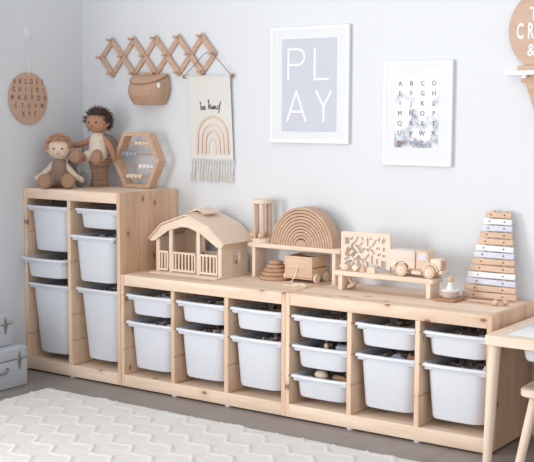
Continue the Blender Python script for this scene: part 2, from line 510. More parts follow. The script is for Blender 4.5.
def bin_(kind, cx, y, z, label):
    H = SIZES[kind][0]
    if kind not in protos:
        t = thing('storage_bin', label, 'storage bin', (cx, y, z-H), 0)
        b1, b2 = bin_meshes(SIZES[kind])
        tb = obj('tub', b1, 'plastic', t, 50); obj('rim', b2, 'plastic', t, 50)
        protos[kind] = t
    else: t = dup(protos[kind], (cx, y, z-H), None, label)
    return t
cxs = {'t1': (-.616-.338)/2, 't2': (-.316-.022)/2, 'c1': (.02+.300)/2, 'c2': (.321+.599)/2, 'c3': (.621+.8985)/2,
       'c4': (.9395+1.217)/2, 'c5': (1.238+1.521)/2, 'c6': (1.542+1.817)/2}
words = {'t1': 'left column of the tall frame', 't2': 'right column of the tall frame', 'c1': 'first low column, right beside the tall frame',
         'c2': 'second low column from the tall frame', 'c3': 'third low column, left of the join between the low frames',
         'c4': 'three-bin column of the low frame', 'c5': 'middle column of the right-hand low frame', 'c6': 'rightmost column behind the table leg'}
sizew = {'s': 'shallow', 'm': 'medium-deep', 'l': 'extra-deep'}
BINS = [('t1', 'm', .822, -.425, ''), ('t1', 's', .57, -.46, ''), ('t1', 'l', .442, -.425, ''),
        ('t2', 's', .822, -.405, ''), ('t2', 'm', .697, -.437, ''), ('t2', 'l', .442, -.405, ''),
        ('c1', 's', .442, -.414, ''), ('c1', 'm', .316, -.414, ''), ('c2', 's', .442, -.418, ''), ('c2', 'm', .316, -.416, ''),
        ('c3', 's', .442, -.414, ''), ('c3', 'm', .316, -.414, ''),
        ('c4', 's', .442, -.414, 'top'), ('c4', 's', .316, -.411, 'middle'), ('c4', 's', .190, -.415, 'bottom'),
        ('c5', 's', .442, -.408, ''), ('c5', 'm', .316, -.405, ''), ('c6', 's', .442, -.405, ''), ('c6', 'm', .316, -.408, '')]

def jumble(kind, seed):
    """heap of small toys filling a bin nearly to its rim"""
    r_ = random.Random(seed); bm = B(); H = SIZES[kind][0]; T = .0165
    taper = {'s': .006, 'm': .012, 'l': .022}[kind]
    i0, i1 = T+taper+.018, T+.014+taper*.25
    top = H-.034
    rings(bm, [[Vector((p[0], p[1], z)) for p in rrect(-BW/2+i, BW/2-i, -.395+i, -i, .03, 4)] for i, z in ((i0, .006), (i1, top))])
    for k in range(70):
        x = r_.uniform(-BW/2+i1+.008, BW/2-i1-.008); y = r_.uniform(-.395+i1+.008, -i1-.008)
        z = top+r_.uniform(-.004, .012); s = r_.uniform(.008, .017)
        rot = Matrix.Rotation(r_.uniform(0, 6), 4, 'Z') @ Matrix.Rotation(r_.uniform(-.7, .7), 4, 'X')
        mt = Matrix.Translation((x, y, z)) @ rot
        q = r_.random()
        if q < .5: box(bm, -s, s, -s*.6, s*.6, -s*.45, s*.45, .0015, 1, mt)
        elif q < .75: ball(bm, (x, y, z), s*.7, n=10)
        else:
            d = (rot @ Vector((1, 0, 0)))*s*1.3
            cyl(bm, Vector((x, y, z))-d, Vector((x, y, z))+d, s*.4, n=10)
    return bm
heaps = {}
for i, (c, k, z, y, pos) in enumerate(BINS):
    wp = (pos+' ' if pos else '')
    lab = 'frosted white %s plastic bin%s, %s' % (sizew[k], (', the %s one' % pos) if pos else '', words[c])
    bin_(k, cxs[c], y+.395, z, lab)
    H = SIZES[k][0]
    o = obj('toy_jumble', jumble(k, 50+i), 'jumble', None, 40, (cxs[c], y+.395, z-H))
    tag(o, 'jumble of small dark toys inside the %s%s bin, %s' % (wp, sizew[k], words[c]), 'toys', None, 'stuff')

# single toys that show above the rims
def binpos(i): c, k, z, y, pos = BINS[i]; return cxs[c], y, z
def small(name, label, cat, build, mat, loc, rz=0, group=None):
    bm = B(); build(bm); o = obj(name, bm, mat, None, 40, loc); o.rotation_euler = (0, 0, rz)
    return tag(o, label, cat, group)
x, y, z = binpos(13)
t = thing('toy_camera', 'small dark wooden toy camera in the middle bin of the three', 'toy', (x-.01, y+.10, z-.026), R(-20))
bm = B(); box(bm, -.03, .03, -.014, .014, 0, .034, .004); obj('camera_body', bm, 'nail', t)
bm = B(); cyl(bm, (0, -.022, .018), (0, -.014, .018), .012); obj('lens', bm, 'birch', t)
bm = B(); box(bm, -.022, -.010, -.008, .008, .034, .040, .002); obj('button', bm, 'birch', t)
t = thing('toy_brick', 'pale grey toy brick with round studs in the middle bin of the three', 'toy', (x+.065, y+.09, z-.026), R(8))
bm = B(); box(bm, -.032, .032, -.016, .016, 0, .026, .002); obj('brick_body', bm, 'sky', t)
for k in range(4):
    bm = B(); cyl(bm, (-.024+.016*k, 0, .026), (-.024+.016*k, 0, .031), .0055, n=12); obj('stud', bm, 'sky', t)
x, y, z = binpos(14)
small('toy_egg', 'smooth cream wooden egg in the lowest bin of the three', 'toy', lambda bm: ball(bm, (0, 0, .02), .022, 1.55, 1.1, .9, 24), 'birch', (x-.035, y+.08, z-.026), R(-15))
small('toy_sausage', 'brown wooden play sausage in the lowest bin of the three', 'toy',
      lambda bm: tube(bm, spline([(-.04, 0, .014), (-.015, .006, .018), (.015, .005, .018), (.04, -.004, .014)], 5), .011, 14, False, [.006]+[.011]*14+[.006]), 'walnut', (x+.06, y+.075, z-.026), R(-12))
x, y, z = binpos(16)
def log(bm): cyl(bm, (-.035, 0, .018), (.035, 0, .018), .017, .017, 20, .002)
small('wooden_log', 'short round wooden log in the medium bin below the middle shallow bin', 'toy', log, 'walnut', (x+.08, y+.075, z-.028), R(-62))
small('toy_car', 'grey toy car lying beside the round log', 'toy',
      lambda bm: (prism(bm, [(-.035, .004), (.035, .004), (.035, .014), (.018, .017), (.010, .028), (-.016, .028), (-.024, .017), (-.035, .015)], 'y', -.014, .014, .0015),
                  [cyl(bm, (sx*.02, sy*.011, .006), (sx*.02, sy*.016, .006), .006, n=14) for sx in (-1, 1) for sy in (-1, 1)]), 'sky', (x+.02, y+.08, z-.028), R(10))
x, y, z = binpos(18)
small('wooden_wedge', 'white triangular wedge standing in the bin behind the table leg', 'toy',
      lambda bm: prism(bm, [(-.02, 0), (.02, 0), (.002, .036)], 'y', -.006, .006, .001), 'white', (x+.10, y+.06, z-.030), R(25))
small('play_fish', 'flat brown wooden fish on the jumble in the bin behind the table leg', 'toy',
      lambda bm: prism(bm, [(-.04, 0), (-.025, .010), (0, .013), (.02, .007), (.035, .014), (.035, -.012), (.02, -.004), (0, -.012), (-.025, -.010)], 'z', 0, .008, .001), 'walnut', (x+.03, y+.07, z-.028), R(10))
x, y, z = binpos(6)
small('toy_block', 'white painted block showing in the shallow bin beside the tall frame', 'toy', lambda bm: box(bm, -.025, .025, -.015, .015, 0, .022, .002), 'lav', (x+.055, y+.07, z-.028), R(15))
x, y, z = binpos(7)
small('toy_shell', 'small white ribbed shell toy in the medium bin beside the tall frame', 'toy',
      lambda bm: [ball(bm, (.012*math.cos(a), .006*math.sin(a), .010), .012, 1.2, .35, .9, 12, Matrix.Rotation(a, 4, 'Z')) for a in [0, .6, 1.2, 1.8, 2.4]], 'white', (x+.06, y+.08, z-.030))
x, y, z = binpos(9)
small('toy_animal', 'pale grey toy animal lying in the medium bin, second low column', 'toy',
      lambda bm: ([ball(bm, (0, 0, .016), .016, 1.7, .9, .9), ball(bm, (.032, 0, .024), .011, 1.2, .9, 1)], [cyl(bm, (sx*.016, sy*.009, .0), (sx*.014, sy*.008, .014), .004, n=8) for sx in (-1, 1) for sy in (-1, 1)]), 'sky', (x+.07, y+.09, z-.030), R(-25))
x, y, z = binpos(4)
for k, (dx, s) in enumerate(((-.02, .02), (.035, .017))):
    small('felt_ball', ('larger' if k == 0 else 'smaller')+' pale grey felt ball in the medium bin, right column of the tall frame', 'ball',
          lambda bm: ball(bm, (0, 0, s*.8), s, n=20), 'felt', (x+dx, y+.10, z-.034))

# ------------------------------------------------------------------ dolls and wicker chair on the tall frame
def hair(name, centre, r, n, L, mat, parent, seed, thick=.0022, cap=lambda d: d.z > -.1, up=0):
    r_ = random.Random(seed); bm = B(); c = Vector(centre)
    q = bmesh.ops.create_uvsphere(bm, u_segments=20, v_segments=14, radius=r*1.0)
    kill = []
    for v in q['verts']:
        d = v.co.normalized()
        if not cap(d): kill.append(v)
        v.co = v.co*1.03+c
    bmesh.ops.delete(bm, geom=kill, context='VERTS')
    k = 0
    while k < n:
        d = Vector((r_.gauss(0, 1), r_.gauss(0, 1), r_.gauss(0, 1))).normalized()
        if not cap(d): continue
        k += 1
        l = L*r_.uniform(.5, 1.2); side = Vector((r_.gauss(0, 1), r_.gauss(0, 1), r_.gauss(0, 1)+up))*.5
        p0 = c+d*r*.97; p1 = p0+(d+side*.5).normalized()*l*.55; p2 = p1+(d*.4+side).normalized()*l*.5
        u, v = frame_of(p1-p0)
        rings(bm, [[p+(u*math.cos(t)+v*math.sin(t))*w for t in (0, 2.09, 4.19)] for p, w in ((p0, thick), (p1, thick*.8), (p2, thick*.25))])
    return obj(name, bm, mat, parent, 60)

def doll(label, loc, rz, skin, cloth, hairm, clothname, armL, armR, hairfn, drop=0):
    """sitting rag doll facing -Y; hips at the origin's height"""
    t = thing('rag_doll', label, 'doll', loc, rz)
    hc = Vector((0, -.006, .190))
    body = [((0, 0, .042), .047, (0, 0, .106), .039), ((0, 0, .12), .016, (0, -.003, .15), .016),
            (tuple(hc+Vector((-.006, 0, 0))), .052, tuple(hc+Vector((.006, 0, -.003))), .052),
            (tuple(hc+Vector((0, -.050, -.010))), .0065, tuple(hc+Vector((0, -.052, -.010))), .006)]
    for s in (-1, 1):
        body += [(tuple(hc+Vector((s*.057, .004, -.006))), .011, tuple(hc+Vector((s*.059, .004, -.004))), .010),
                 ((s*.024, -.01, .030), .025, (s*.050, -.085, .028-drop*.8), .020),
                 ((s*.050, -.085, .028-drop*.8), .019, (s*.054, -.105, .034-drop), .019)]
    for s, arm in ((-1, armL), (1, armR)):
        body += [((s*.028, 0, .114), .018, arm[0], .0155), (arm[0], .0155, arm[1], .0155), (arm[1], .0155, arm[2], .014)]
        h = Vector(arm[2]); d = (h-Vector(arm[1])).normalized()
        body += [(tuple(h), .006, tuple(h+Vector((0, 0, .008))-d*.008+Vector((0, -.010, .004))), .0055)]      # mitten thumb
    me = blob(body, .0032, 5)
    bd = objm('body', me, skin, t, 180)
    # clothes follow the body
    cl = [((0, 0, .044), .052, (0, 0, .102), .044), ((0, 0, .102), .044, (0, -.002, .118), .033)]
    for s in (-1, 1):
        cl += [((s*.024, -.01, .031), .031, (s*.036, -.050, .029-drop*.4), .028)]
    c_ = objm(clothname, blob(cl, .0035, 3), cloth, t, 180)
    for s in (-1, 1):
        bm = B(); Mx = Matrix.Rotation(R(-8), 4, 'X') @ Matrix.Rotation(R(s*-6), 4, 'Z')
        ball(bm, (s*.056, -.113, .037-drop), .036, .98, .55, 1.05, 24, Mx)
        sh = obj('shoe', bm, 'shoe', t, 180)
        bm = B(); ball(bm, (s*.057, -.1290, .038-drop), .030, .98, .22, 1.05, 24, Mx); obj('sole', bm, 'shoe', sh, 180)
        bm = B(); ball(bm, hc+Vector((s*.020, -.0480, .002)), .0046, n=12); obj('eye', bm, 'eye', t, 180)
    bm = B(); tube(bm, [(hc.x-.006, hc.y-.0475, hc.z-.022), (hc.x, hc.y-.0472, hc.z-.0245), (hc.x+.006, hc.y-.0475, hc.z-.022)], .0011, 6)
    obj('mouth', bm, 'darkline', t)
    hairfn(t, hc)
    return t
def fair(t, hc):
    # soft bobbed hair framing the face
    hair('hair', hc+Vector((-.002, .007, .006)), .0545, 2800, .019, 'hairfair', t, 3, .0024,
         lambda d: (d.z > .64 or d.y > .02 or (abs(d.x) > .82 and d.z > -.1)) and d.z > -.45)
def dark(t, hc):
    hair('hair', hc+Vector((0, .008, .004)), .053, 1500, .031, 'hairdark', t, 5, .0018,
         lambda d: (d.z > .60 or d.y > .1 or (abs(d.x) > .86 and d.z > -.1)) and d.z > -.6, .3)
doll('rag doll with fair fluffy hair, pale face and taupe overalls, sitting lowest at the wall', (-.508, -.300, TH), R(38), 'cream', 'overall', 'hairfair', 'overalls',
     [(-.055, -.012, .085), (-.085, -.030, .058), (-.105, -.040, .048)], [(.055, -.012, .085), (.080, -.030, .058), (.112, -.045, .040)], fair)
CH = (-.405, -.125)
chair = thing('wicker_chair', "doll's brown wicker peacock chair under the dark-haired doll", 'chair', (CH[0], CH[1], TH), R(36))
bm = B()
def wr(z):  # hourglass base
    return .046-.011*math.sin(math.pi*min(1, z/.125))+.008*z/.125
for k in range(24):
    a = 2*math.pi*k/24
    for s in (-1, 1):
        tube(bm, [(wr(z)*math.cos(a+s*z*7), wr(z)*math.sin(a+s*z*7), z) for z in [.002+.0122*j for j in range(11)]], .0015, 6)
for z in (.003, .030, .062, .094, .124):
    tube(bm, [(wr(z)*math.cos(t_)*1.03, wr(z)*math.sin(t_)*1.03, z) for t_ in [2*math.pi*j/32 for j in range(32)]], .0028, 8, True)
obj('base', bm, 'wicker', chair)
bm = B()
lathe(bm, [(.001, .122), (.058, .122), (.064, .126), (.064, .131), (.058, .134), (.001, .134)], n=40)
for k in range(5):
    tube(bm, [((.012+.011*k)*math.cos(t_), (.012+.011*k)*math.sin(t_), .1345) for t_ in [2*math.pi*j/28 for j in range(28)]], .0018, 6, True)
obj('seat', bm, 'wicker', chair)
bm = B()
def bk(u, v):   # fan back: u across, v radial
    a = R(-28+236*u); r = .030+.062*v
    return (r*math.cos(a)*1.02, .058+.012*v, .170+r*math.sin(a)*1.0)
for v in (0, .22, .44, .62, .8, 1.0):
    tube(bm, [bk(j/40, v) for j in range(41)], .0042 if v == 1 else .002, 8)
for j in range(31):
    tube(bm, [bk(j/30, v) for v in (0, .5, 1)], .0014, 6)
for j in range(13): # lower part down to the seat
    x_ = -.048+.008*j
    tube(bm, [(x_, .045, .132), (x_*.9, .054, .158)], .0016, 6)
tube(bm, [(-.05, .048, .150), (0, .052, .150), (.05, .048, .150)], .002, 8)
obj('backrest', bm, 'wicker', chair)
doll('rag doll with wild dark hair, brown skin and cream romper, sitting on the wicker chair', (CH[0]+.008, CH[1]-.018, TH+.128), R(14), 'brownskin', 'romper', 'hairdark', 'romper',
     [(-.060, -.008, .094), (-.095, -.016, .080), (-.132, -.022, .076)], [(.055, .004, .088), (.080, -.004, .052), (.092, -.012, .016)], dark, .012)
# slumped grey felt toy between the dolls
t = thing('grey_soft_toy', 'grey felt soft toy with two flat rounded flaps, between the two dolls', 'soft toy', (-.455, -.215, TH), R(30))
bm = B(); ball(bm, (0, .0, .022), .024, 1.0, .7, .9, 20); obj('body', bm, 'felt', t, 180)
for s, (cx, cz, rot) in ((0, (.026, .042, -25)), (1, (-.035, .115, 30))):
    bm = B(); ball(bm, (cx, .004, cz), .036, .72, .14, 1.1, 24, Matrix.Rotation(R(rot), 4, 'Y')); obj('flap', bm, 'felt', t, 180)
bm = B(); tube(bm, [(0, .004, .03), (-.012, .005, .06), (-.025, .005, .09)], .010, 12); obj('arm', bm, 'felt', t, 180)

# hexagonal abacus
t = thing('abacus', 'hexagonal wooden abacus with four rows of beads on the tall frame', 'abacus', (-.182, -.082, TH))
hexo = [(-.151, .134), (-.078, .272), (.080, .272), (.151, .137), (.082, .002), (-.074, .002)]
def inset(pts, d):
    n = len(pts); o_ = []
    for i in range(n):
        a, b_, c_ = Vector(pts[i-1]), Vector(pts[i]), Vector(pts[(i+1) % n])
        d1 = (b_-a).normalized(); d2 = (c_-b_).normalized()
        n1 = Vector((d1.y, -d1.x)); n2 = Vector((d2.y, -d2.x)); k_ = (n1+n2)/(1+n1.dot(n2))
        o_.append(tuple(b_+k_*d))
    return o_
inn = inset(hexo, .018)
bm = B()
rings(bm, [[Vector((p[0], -.027, p[1])) for p in hexo], [Vector((p[0], .027, p[1])) for p in hexo],
           [Vector((p[0], .027, p[1])) for p in inn], [Vector((p[0], -.027, p[1])) for p in inn]], closed=True)
obj('frame', bm, 'hex', t, 20)
for zz, hw, bx, mt in ((.220, .086, (-.012, .012, .036, .060), 'birch'), (.166, .112, (-.098, -.072, -.046, -.020), 'sky'),
                       (.106, .112, (.012, .038, .064, .090), 'white'), (.056, .088, (-.070, -.044, -.018, .008), 'birch')):
    bm = B(); cyl(bm, (-hw, 0, zz), (hw, 0, zz), .0022, n=10); rod = obj('rod', bm, 'tan', t)
    for xx in bx:
        bm = B(); ball(bm, (xx, 0, zz), .0132, n=20); obj('bead', bm, mt, rod, 180)

# ------------------------------------------------------------------ toys on the low frames
# barn
t = thing('toy_barn', 'pale plywood toy barn with curved roof and slatted fences on the low frame', 'toy barn', (0, 0, LH))
X0, X1, YF, YB = .078, .452, -.252, -.045
bm = B(); box(bm, .073, .466, -.306, YB, 0, .007, .002); obj('base_board', bm, 'birch', t)
def prof(top=0):  # underside outline of the barn roof
    return [(.040, .150+top), (.112, .222+top), (.252, .270+top), (.268, .270+top), (.392, .222+top), (.474, .150+top)]
gab = [(p[0], p[1]) for p in prof()]
und = [(.076, .150), (.150, .200), (.228, .222), (.270, .222), (.340, .200), (.436, .140)]
bm = B(); prism(bm, gab+[(.462, .140)]+und[::-1]+[(.052, .146)], 'y', YF-.012, YF-.004, .0008); obj('front_gable', bm, 'birch', t, 20)
bm = B(); box(bm, X0, X1, YB-.008, YB, .007, .090); prism(bm, [(X0, .088), (.205, .088), (.205, .246), (.118, .215), (X0, .172)], 'y', YB-.008, YB, .0008); prism(bm, [(.205, .215), (.330, .215), (X1, .150), (X1, .156), (.392, .215), (.268, .262), (.252, .262), (.205, .246)], 'y', YB-.008, YB, .0008)
backw = obj('back_wall', bm, 'birch', t, 20)
bm = B(); box(bm, X0, X0+.008, YF+.002, YB-.008, .007, .165); obj('side_wall', bm, 'birch_z', t)
# right wall with a cross-barred window
bm = B()
wy0, wy1, wz0, wz1 = -.165, -.112, .055, .118
for a in ((YF+.002, wy0, .007, .152), (wy1, YB-.008, .007, .152), (wy0, wy1, .007, wz0), (wy0, wy1, wz1, .152)):
    box(bm, X1-.008, X1, a[0], a[1], a[2], a[3])
sw = obj('side_wall', bm, 'birch_z', t)
bm = B()
for a in ((wy0-.006, wy0, wz0-.006, wz1+.006), (wy1, wy1+.006, wz0-.006, wz1+.006), (wy0, wy1, wz0-.006, wz0), (wy0, wy1, wz1, wz1+.006)):
    box(bm, X1, X1+.004, a[0], a[1], a[2], a[3])
for s in (1, -1):
    mt = Matrix.Translation((X1, (wy0+wy1)/2, (wz0+wz1)/2)) @ Matrix.Rotation(R(50*s), 4, 'X')
    box(bm, -.003, .003, -.040, .040, -.003, .003, 0, 1, mt)
obj('window_frame', bm, 'birch', sw)
# roof slabs
pr = prof(.003); rs0 = []
bm = B(); out2 = [(p[0], p[1]) for p in pr]; up2 = [(.034, .157)]+[(p[0], p[1]+.007) for p in pr[1:-1]]+[(.480, .157)]
prism(bm, out2+up2[::-1], 'y', YF-.018, YB+.022, .0008); obj('roof', bm, 'birch', t, 15)
# ridge cap
bm = B(); box(bm, .228, .292, -.170, -.085, .256, .283, .001); prism(bm, [(.205, .279), (.207, .285), (.260, .303), (.313, .285), (.315, .279), (.260, .296)], 'y', -.185, -.075, .0008); obj('ridge_cap', bm, 'birch', t, 15)
for px in (X0+.004, .160, .322, X1-.006):
    bm = B(); box(bm, px-.010, px+.010, YF-.002, YF+.014, .007, .215 if .1 < px < .4 else .158, .001); obj('post', bm, 'birch_z', t)
for a, b_ in ((.092, .148), (.174, .310), (.334, .436)):
    bm = B()
    box(bm, a, b_, YF-.008, YF-.002, .094, .104, .001); box(bm, a, b_, YF-.008, YF-.002, .012, .022, .001)
    n = max(3, int((b_-a)/.0185))
    for k in range(n+1):
        xx = a+(b_-a)*k/n; xx = min(max(xx, a+.004), b_-.004)
        box(bm, xx-.004, xx+.004, YF-.0075, YF-.0025, .012, .104, .0008)
    obj('fence_panel', bm, 'birch', t)
for nx, lab_, mt in ((.21, 'dark toy figure inside the barn, left', 'walnut'), (.37, 'small grey toy animal inside the barn, right', 'sky')):
    small('toy_animal', lab_, 'toy', lambda bm: ([ball(bm, (0, 0, .05), .018, 1.6, .9, .9), ball(bm, (.03, 0, .075), .012, 1.2, .9, 1), cyl(bm, (.018, 0, .055), (.03, 0, .075), .009, n=10)],
          [cyl(bm, (sx*.018, sy*.01, 0), (sx*.016, sy*.009, .045), .005, n=8) for sx in (-1, 1) for sy in (-1, 1)]), mt, (nx, -.13, LH+.007), R(20))

# riser shelves
def riser(label, x0, x1, y0, y1, z, th, legs, lw):
    t = thing('display_riser', label, 'shelf riser', (0, 0, LH))
    bm = B(); box(bm, x0, x1, y0, y1, z-th, z, .0015); obj('board', bm, 'birch', t)
    for lx in legs:
        bm = B(); box(bm, lx, lx+lw, y0+.006, y1-.002, 0, z-th, .0015); obj('leg', bm, 'birch_z', t)
    return t
RZ = .157
riser('pale wood riser shelf with the nested rainbow and pillar rattle on it', .508, .998, -.125, -.028, RZ, .019, (.528, .955), .018)
R2 = .081
riser('low pale wood riser shelf with the truck and fretwork panel on it', 1.026, 1.488, -.216, -.124, R2, .019, (1.043, 1.456), .020)

# nested rainbow: every arch its own thing
cx, ro, ri = .790, .162, .026
na = 10; step = (ro-.030)/na
for k in range(na):
    r1 = ro-step*k; r0 = r1-step*.80
    pts = [(cx+r1*math.cos(t_), 1.07*r1*math.sin(t_)) for t_ in [math.pi*i/40 for i in range(41)]]
    pts += [(cx+r0*math.cos(t_), 1.07*r0*math.sin(t_)) for t_ in [math.pi*i/40 for i in range(40, -1, -1)]]
    bm = B(); prism(bm, pts, 'y', -.112, -.042, .0012)
    o = obj('rainbow_arch', bm, 'rainbow', None, 30, (0, 0, LH+RZ))
    tag(o, ['outermost and largest arch of the wooden rainbow stacker', 'second arch from the outside of the wooden rainbow stacker',
            'third arch from the outside of the wooden rainbow', 'fourth arch from the outside of the wooden rainbow',
            'fifth arch from the outside of the wooden rainbow', 'sixth arch from the outside of the wooden rainbow',
            'fourth arch from the centre of the wooden rainbow',
            'third arch from the centre of the wooden rainbow', 'second arch from the centre of the wooden rainbow',
            'innermost arch, wrapped round the solid half disc of the rainbow'][k], 'rainbow arch', 'nested wooden rainbow arches')
r1 = ro-step*na
bm = B(); prism(bm, [(cx+r1*math.cos(t_), r1*math.sin(t_)) for t_ in [math.pi*i/30 for i in range(31)]], 'y', -.112, -.042, .0012)
tag(obj('rainbow_centre', bm, 'rainbow', None, 30, (0, 0, LH+RZ)), 'solid half-disc block at the centre of the wooden rainbow', 'rainbow block', 'nested wooden rainbow arches')

# pillar rattle
t = thing('pillar_rattle', 'wooden cage rattle with round top, dowel pillars and loose balls', 'toy', (.558, -.078, LH+RZ))
for nm, z0, z1 in (('base_disc', 0, .020), ('top_disc', .178, .197)):
    bm = B(); cyl(bm, (0, 0, z0), (0, 0, z1), .049, .049, 40, .002); obj(nm, bm, 'birch', t)
for k in range(5):
    a = R(20+72*k); bm = B(); cyl(bm, (.037*math.cos(a), .037*math.sin(a), .020), (.037*math.cos(a), .037*math.sin(a), .178), .0070, n=16); obj('pillar', bm, 'beech_z', t)
for k, (px, py) in enumerate(((-.040, -.022), (-.004, .010), (.016, -.036))):
    bm = B(); ball(bm, (px, py, .034), .014, n=24); obj('ball', bm, 'beech', t, 180)

# stacking bowls (beehive)
for k, lab_ in enumerate(('widest and lowest', 'second lowest', 'middle', 'second highest', 'smallest and topmost')):
    r0 = .077-.0115*k; zz = .0165*k
    bm = B(); lathe(bm, [(.001, 0), (r0-.004, 0), (r0, .003), (r0+.001, .012), (r0-.002, .016), (r0-.006, .0165), (.001, .0165)], n=40)
    if k == 4: ball(bm, (0, 0, .0165), .014, 1, 1, .4, 20)
    tag(obj('stacking_bowl', bm, 'tan', None, 50, (.655, -.108, LH+zz)), lab_+' brown wooden bowl of the upturned stack beneath the riser', 'stacking bowl', 'upturned stacking bowls under the riser')

# pull-along wagon
t = thing('toy_wagon', 'wooden box wagon with disc wheels and cream pull cord under the riser', 'toy wagon', (0, 0, LH))
wx0, wx1, wy0, wy1 = .728, .872, -.148, -.012
bm = B(); box(bm, wx0, wx1, wy0, wy1, .016, .024, .001); obj('floor_board', bm, 'beech', t)
for nm, a in (('front_board', (wx0, wx1, wy0, wy0+.008)), ('back_board', (wx0, wx1, wy1-.008, wy1))):
    bm = B(); box(bm, a[0], a[1], a[2], a[3], .020, .116, .0015); obj(nm, bm, 'beech', t)
for a in ((wx0, wx0+.008), (wx1-.008, wx1)):
    bm = B(); box(bm, a[0], a[1], wy0+.008, wy1-.008, .020, .064, .001); box(bm, a[0], a[1], wy0+.008, wy1-.008, .068, .116, .001); obj('side_board', bm, 'beech', t)
bm = B()
for k in range(4): box(bm, wx0+.02+.03*k, wx0+.040+.03*k, wy0+.03, wy1-.03, .024, .108, .002)
obj('block_load', bm, 'tan', t)
for yy in (wy0+.028, wy1-.028):
    bm = B(); cyl(bm, (wx0-.012, yy, .019), (wx1+.012, yy, .019), .004, n=10); obj('axle', bm, 'birch', t)
    for xx in (wx0-.006, wx1+.006):
        s = 1 if xx > .8 else -1
        bm = B(); cyl(bm, (xx-.006, yy, .0215), (xx+.006, yy, .0215), .0215, .0215, 28, .002); cyl(bm, (xx+s*.005, yy, .0215), (xx+s*.008, yy, .0215), .006, n=14)
        obj('wheel', bm, 'birch', t)
bm = B(); tube(bm, spline([(.796, wy0-.001, .080), (.796, wy0-.006, .060), (.790, wy0-.014, .030), (.778, wy0-.024, .006), (.768, -.205, .0025), (.79, -.24, .0025), (.83, -.255, .0025), (.86, -.245, .0025), (.835, -.222, .0025), (.80, -.20, .004), (.79, -.185, .0035)], 6), .0024, 8); obj('pull_cord', bm, 'cord', t)
bm = B(); prism(bm, [(.83, -.235), (.895, -.232), (.852, -.185)], 'z', 0, .010, .002); obj('pull_grip', bm, 'birch', t)

# fretwork panel standing on the low riser
cu = bpy.data.curves.new('fret', 'CURVE'); cu.dimensions = '2D'; cu.fill_mode = 'BOTH'; cu.extrude = .006; cu.bevel_depth = .0008; cu.resolution_u = 2
def poly(pts):
    s = cu.splines.new('POLY'); s.points.add(len(pts)-1)
    for p, q in zip(s.points, pts): p.co = (q[0], q[1], 0, 1)
    s.use_cyclic_u = True
PW, PH = .236, .162
poly([(p[0], p[1]) for p in rrect(0, PW, 0, PH, .010, 4)])
def slot(x, y, L, w, ang):
    c_, s_ = math.cos(R(ang)), math.sin(R(ang)); pts = []
    for k in range(6): a = -90+36*k; pts.append((L/2+w/2*math.cos(R(a)), w/2*math.sin(R(a))))
    for k in range(6): a = 90+36*k; pts.append((-L/2+w/2*math.cos(R(a)), w/2*math.sin(R(a))))
    poly([(x+c_*p[0]-s_*p[1], y+s_*p[0]+c_*p[1]) for p in pts])
def sq(x, y, w, h): poly([(x, y), (x+w, y), (x+w, y+h), (x, y+h)])
sq(.018, .108, .024, .030); sq(.194, .020, .024, .030); slot(.022, .040, .014, .011, 90); slot(.205, .132, .010, .016, 60)
for x_, y_, L, a in ((.052, .134, .012, 45), (.078, .132, .022, 60), (.104, .136, .010, -45), (.130, .124, .030, 90), (.146, .138, .004, 0), (.162, .120, .032, 55), (.184, .136, .012, 80),
                     (.058, .110, .026, 50), (.030, .086, .018, 60), (.028, .062, .018, -50), (.050, .076, .016, 45), (.074, .094, .030, -45), (.098, .112, .022, 45),
                     (.108, .086, .028, 45), (.130, .090, .006, -45), (.074, .062, .026, 45), (.052, .050, .016, -45), (.098, .064, .026, -45), (.140, .098, .012, 60), (.156, .084, .018, -45),
                     (.180, .100, .012, 0), (.207, .098, .010, 90), (.186, .074, .010, 20), (.128, .060, .030, 50), (.152, .052, .030, 90), (.050, .026, .016, 60), (.076, .034, .022, 90),
                     (.098, .038, .012, -50), (.120, .030, .014, -60), (.176, .044, .016, 90), (.174, .018, .008, 0), (.132, .016, .010, 30), (.207, .070, .008, 0)):
    slot(x_, y_, L*.93, .0106, a)
o = bpy.data.objects.new('fret', cu); COL.objects.link(o); me = eval_mesh(o); bpy.data.objects.remove(o)
me.transform(Matrix.Rotation(R(90), 4, 'X'))
t = objm('fretwork_panel', me, 'birch', None, 30, (1.030, -.160, LH+R2+.001))
tag(t, 'square fretwork puzzle panel of pale wood standing on the low riser', 'puzzle')
# small pieces in front of the panel
t = thing('toy_bird', 'small pale wooden bird with a white arched tail in front of the fretwork panel', 'toy', (1.065, -.192, LH+R2), R(10))
bm = B(); ball(bm, (0, 0, .014), .014, 1.3, .8, 1, 18); ball(bm, (-.014, 0, .020), .009, n=14); obj('body', bm, 'birch', t, 180)
bm = B(); tube(bm, [(-.008+.034*(1-math.cos(R(a)))*.9, 0, .016+.034*math.sin(R(a))) for a in range(0, 170, 12)], .0026, 8); obj('tail', bm, 'white', t)
small('toy_cube', 'small pale cube tipped on its corner before the fretwork panel', 'block', lambda bm: box(bm, -.012, .012, -.012, .012, -.012, .012, .001, 1, Matrix.Translation((0, 0, .0175)) @ Matrix.Rotation(R(45), 4, 'Y')), 'birch', (1.118, -.190, LH+R2))
small('toy_cone', 'little tan cone-shaped peg between the tipped cube and the block house', 'toy', lambda bm: lathe(bm, [(.014, 0), (.014, .003), (.006, .026), (.003, .030)], n=20), 'beech', (1.150, -.185, LH+R2))
small('toy_house', 'tiny pale block house with pointed roof before the fretwork panel', 'block', lambda bm: prism(bm, [(-.018, 0), (.018, 0), (.018, .020), (.010, .024), (.0, .031), (-.010, .024), (-.018, .020)], 'y', -.012, .012, .001), 'birch', (1.195, -.192, LH+R2), R(8))
t = thing('spinning_top', 'small wooden spinning top lying beside the leg of the low riser', 'toy', (1.092, -.172, LH))
MT = Matrix.Translation((0, 0, .020)) @ Matrix.Rotation(R(-28), 4, 'Y') @ Matrix.Rotation(R(15), 4, 'X')
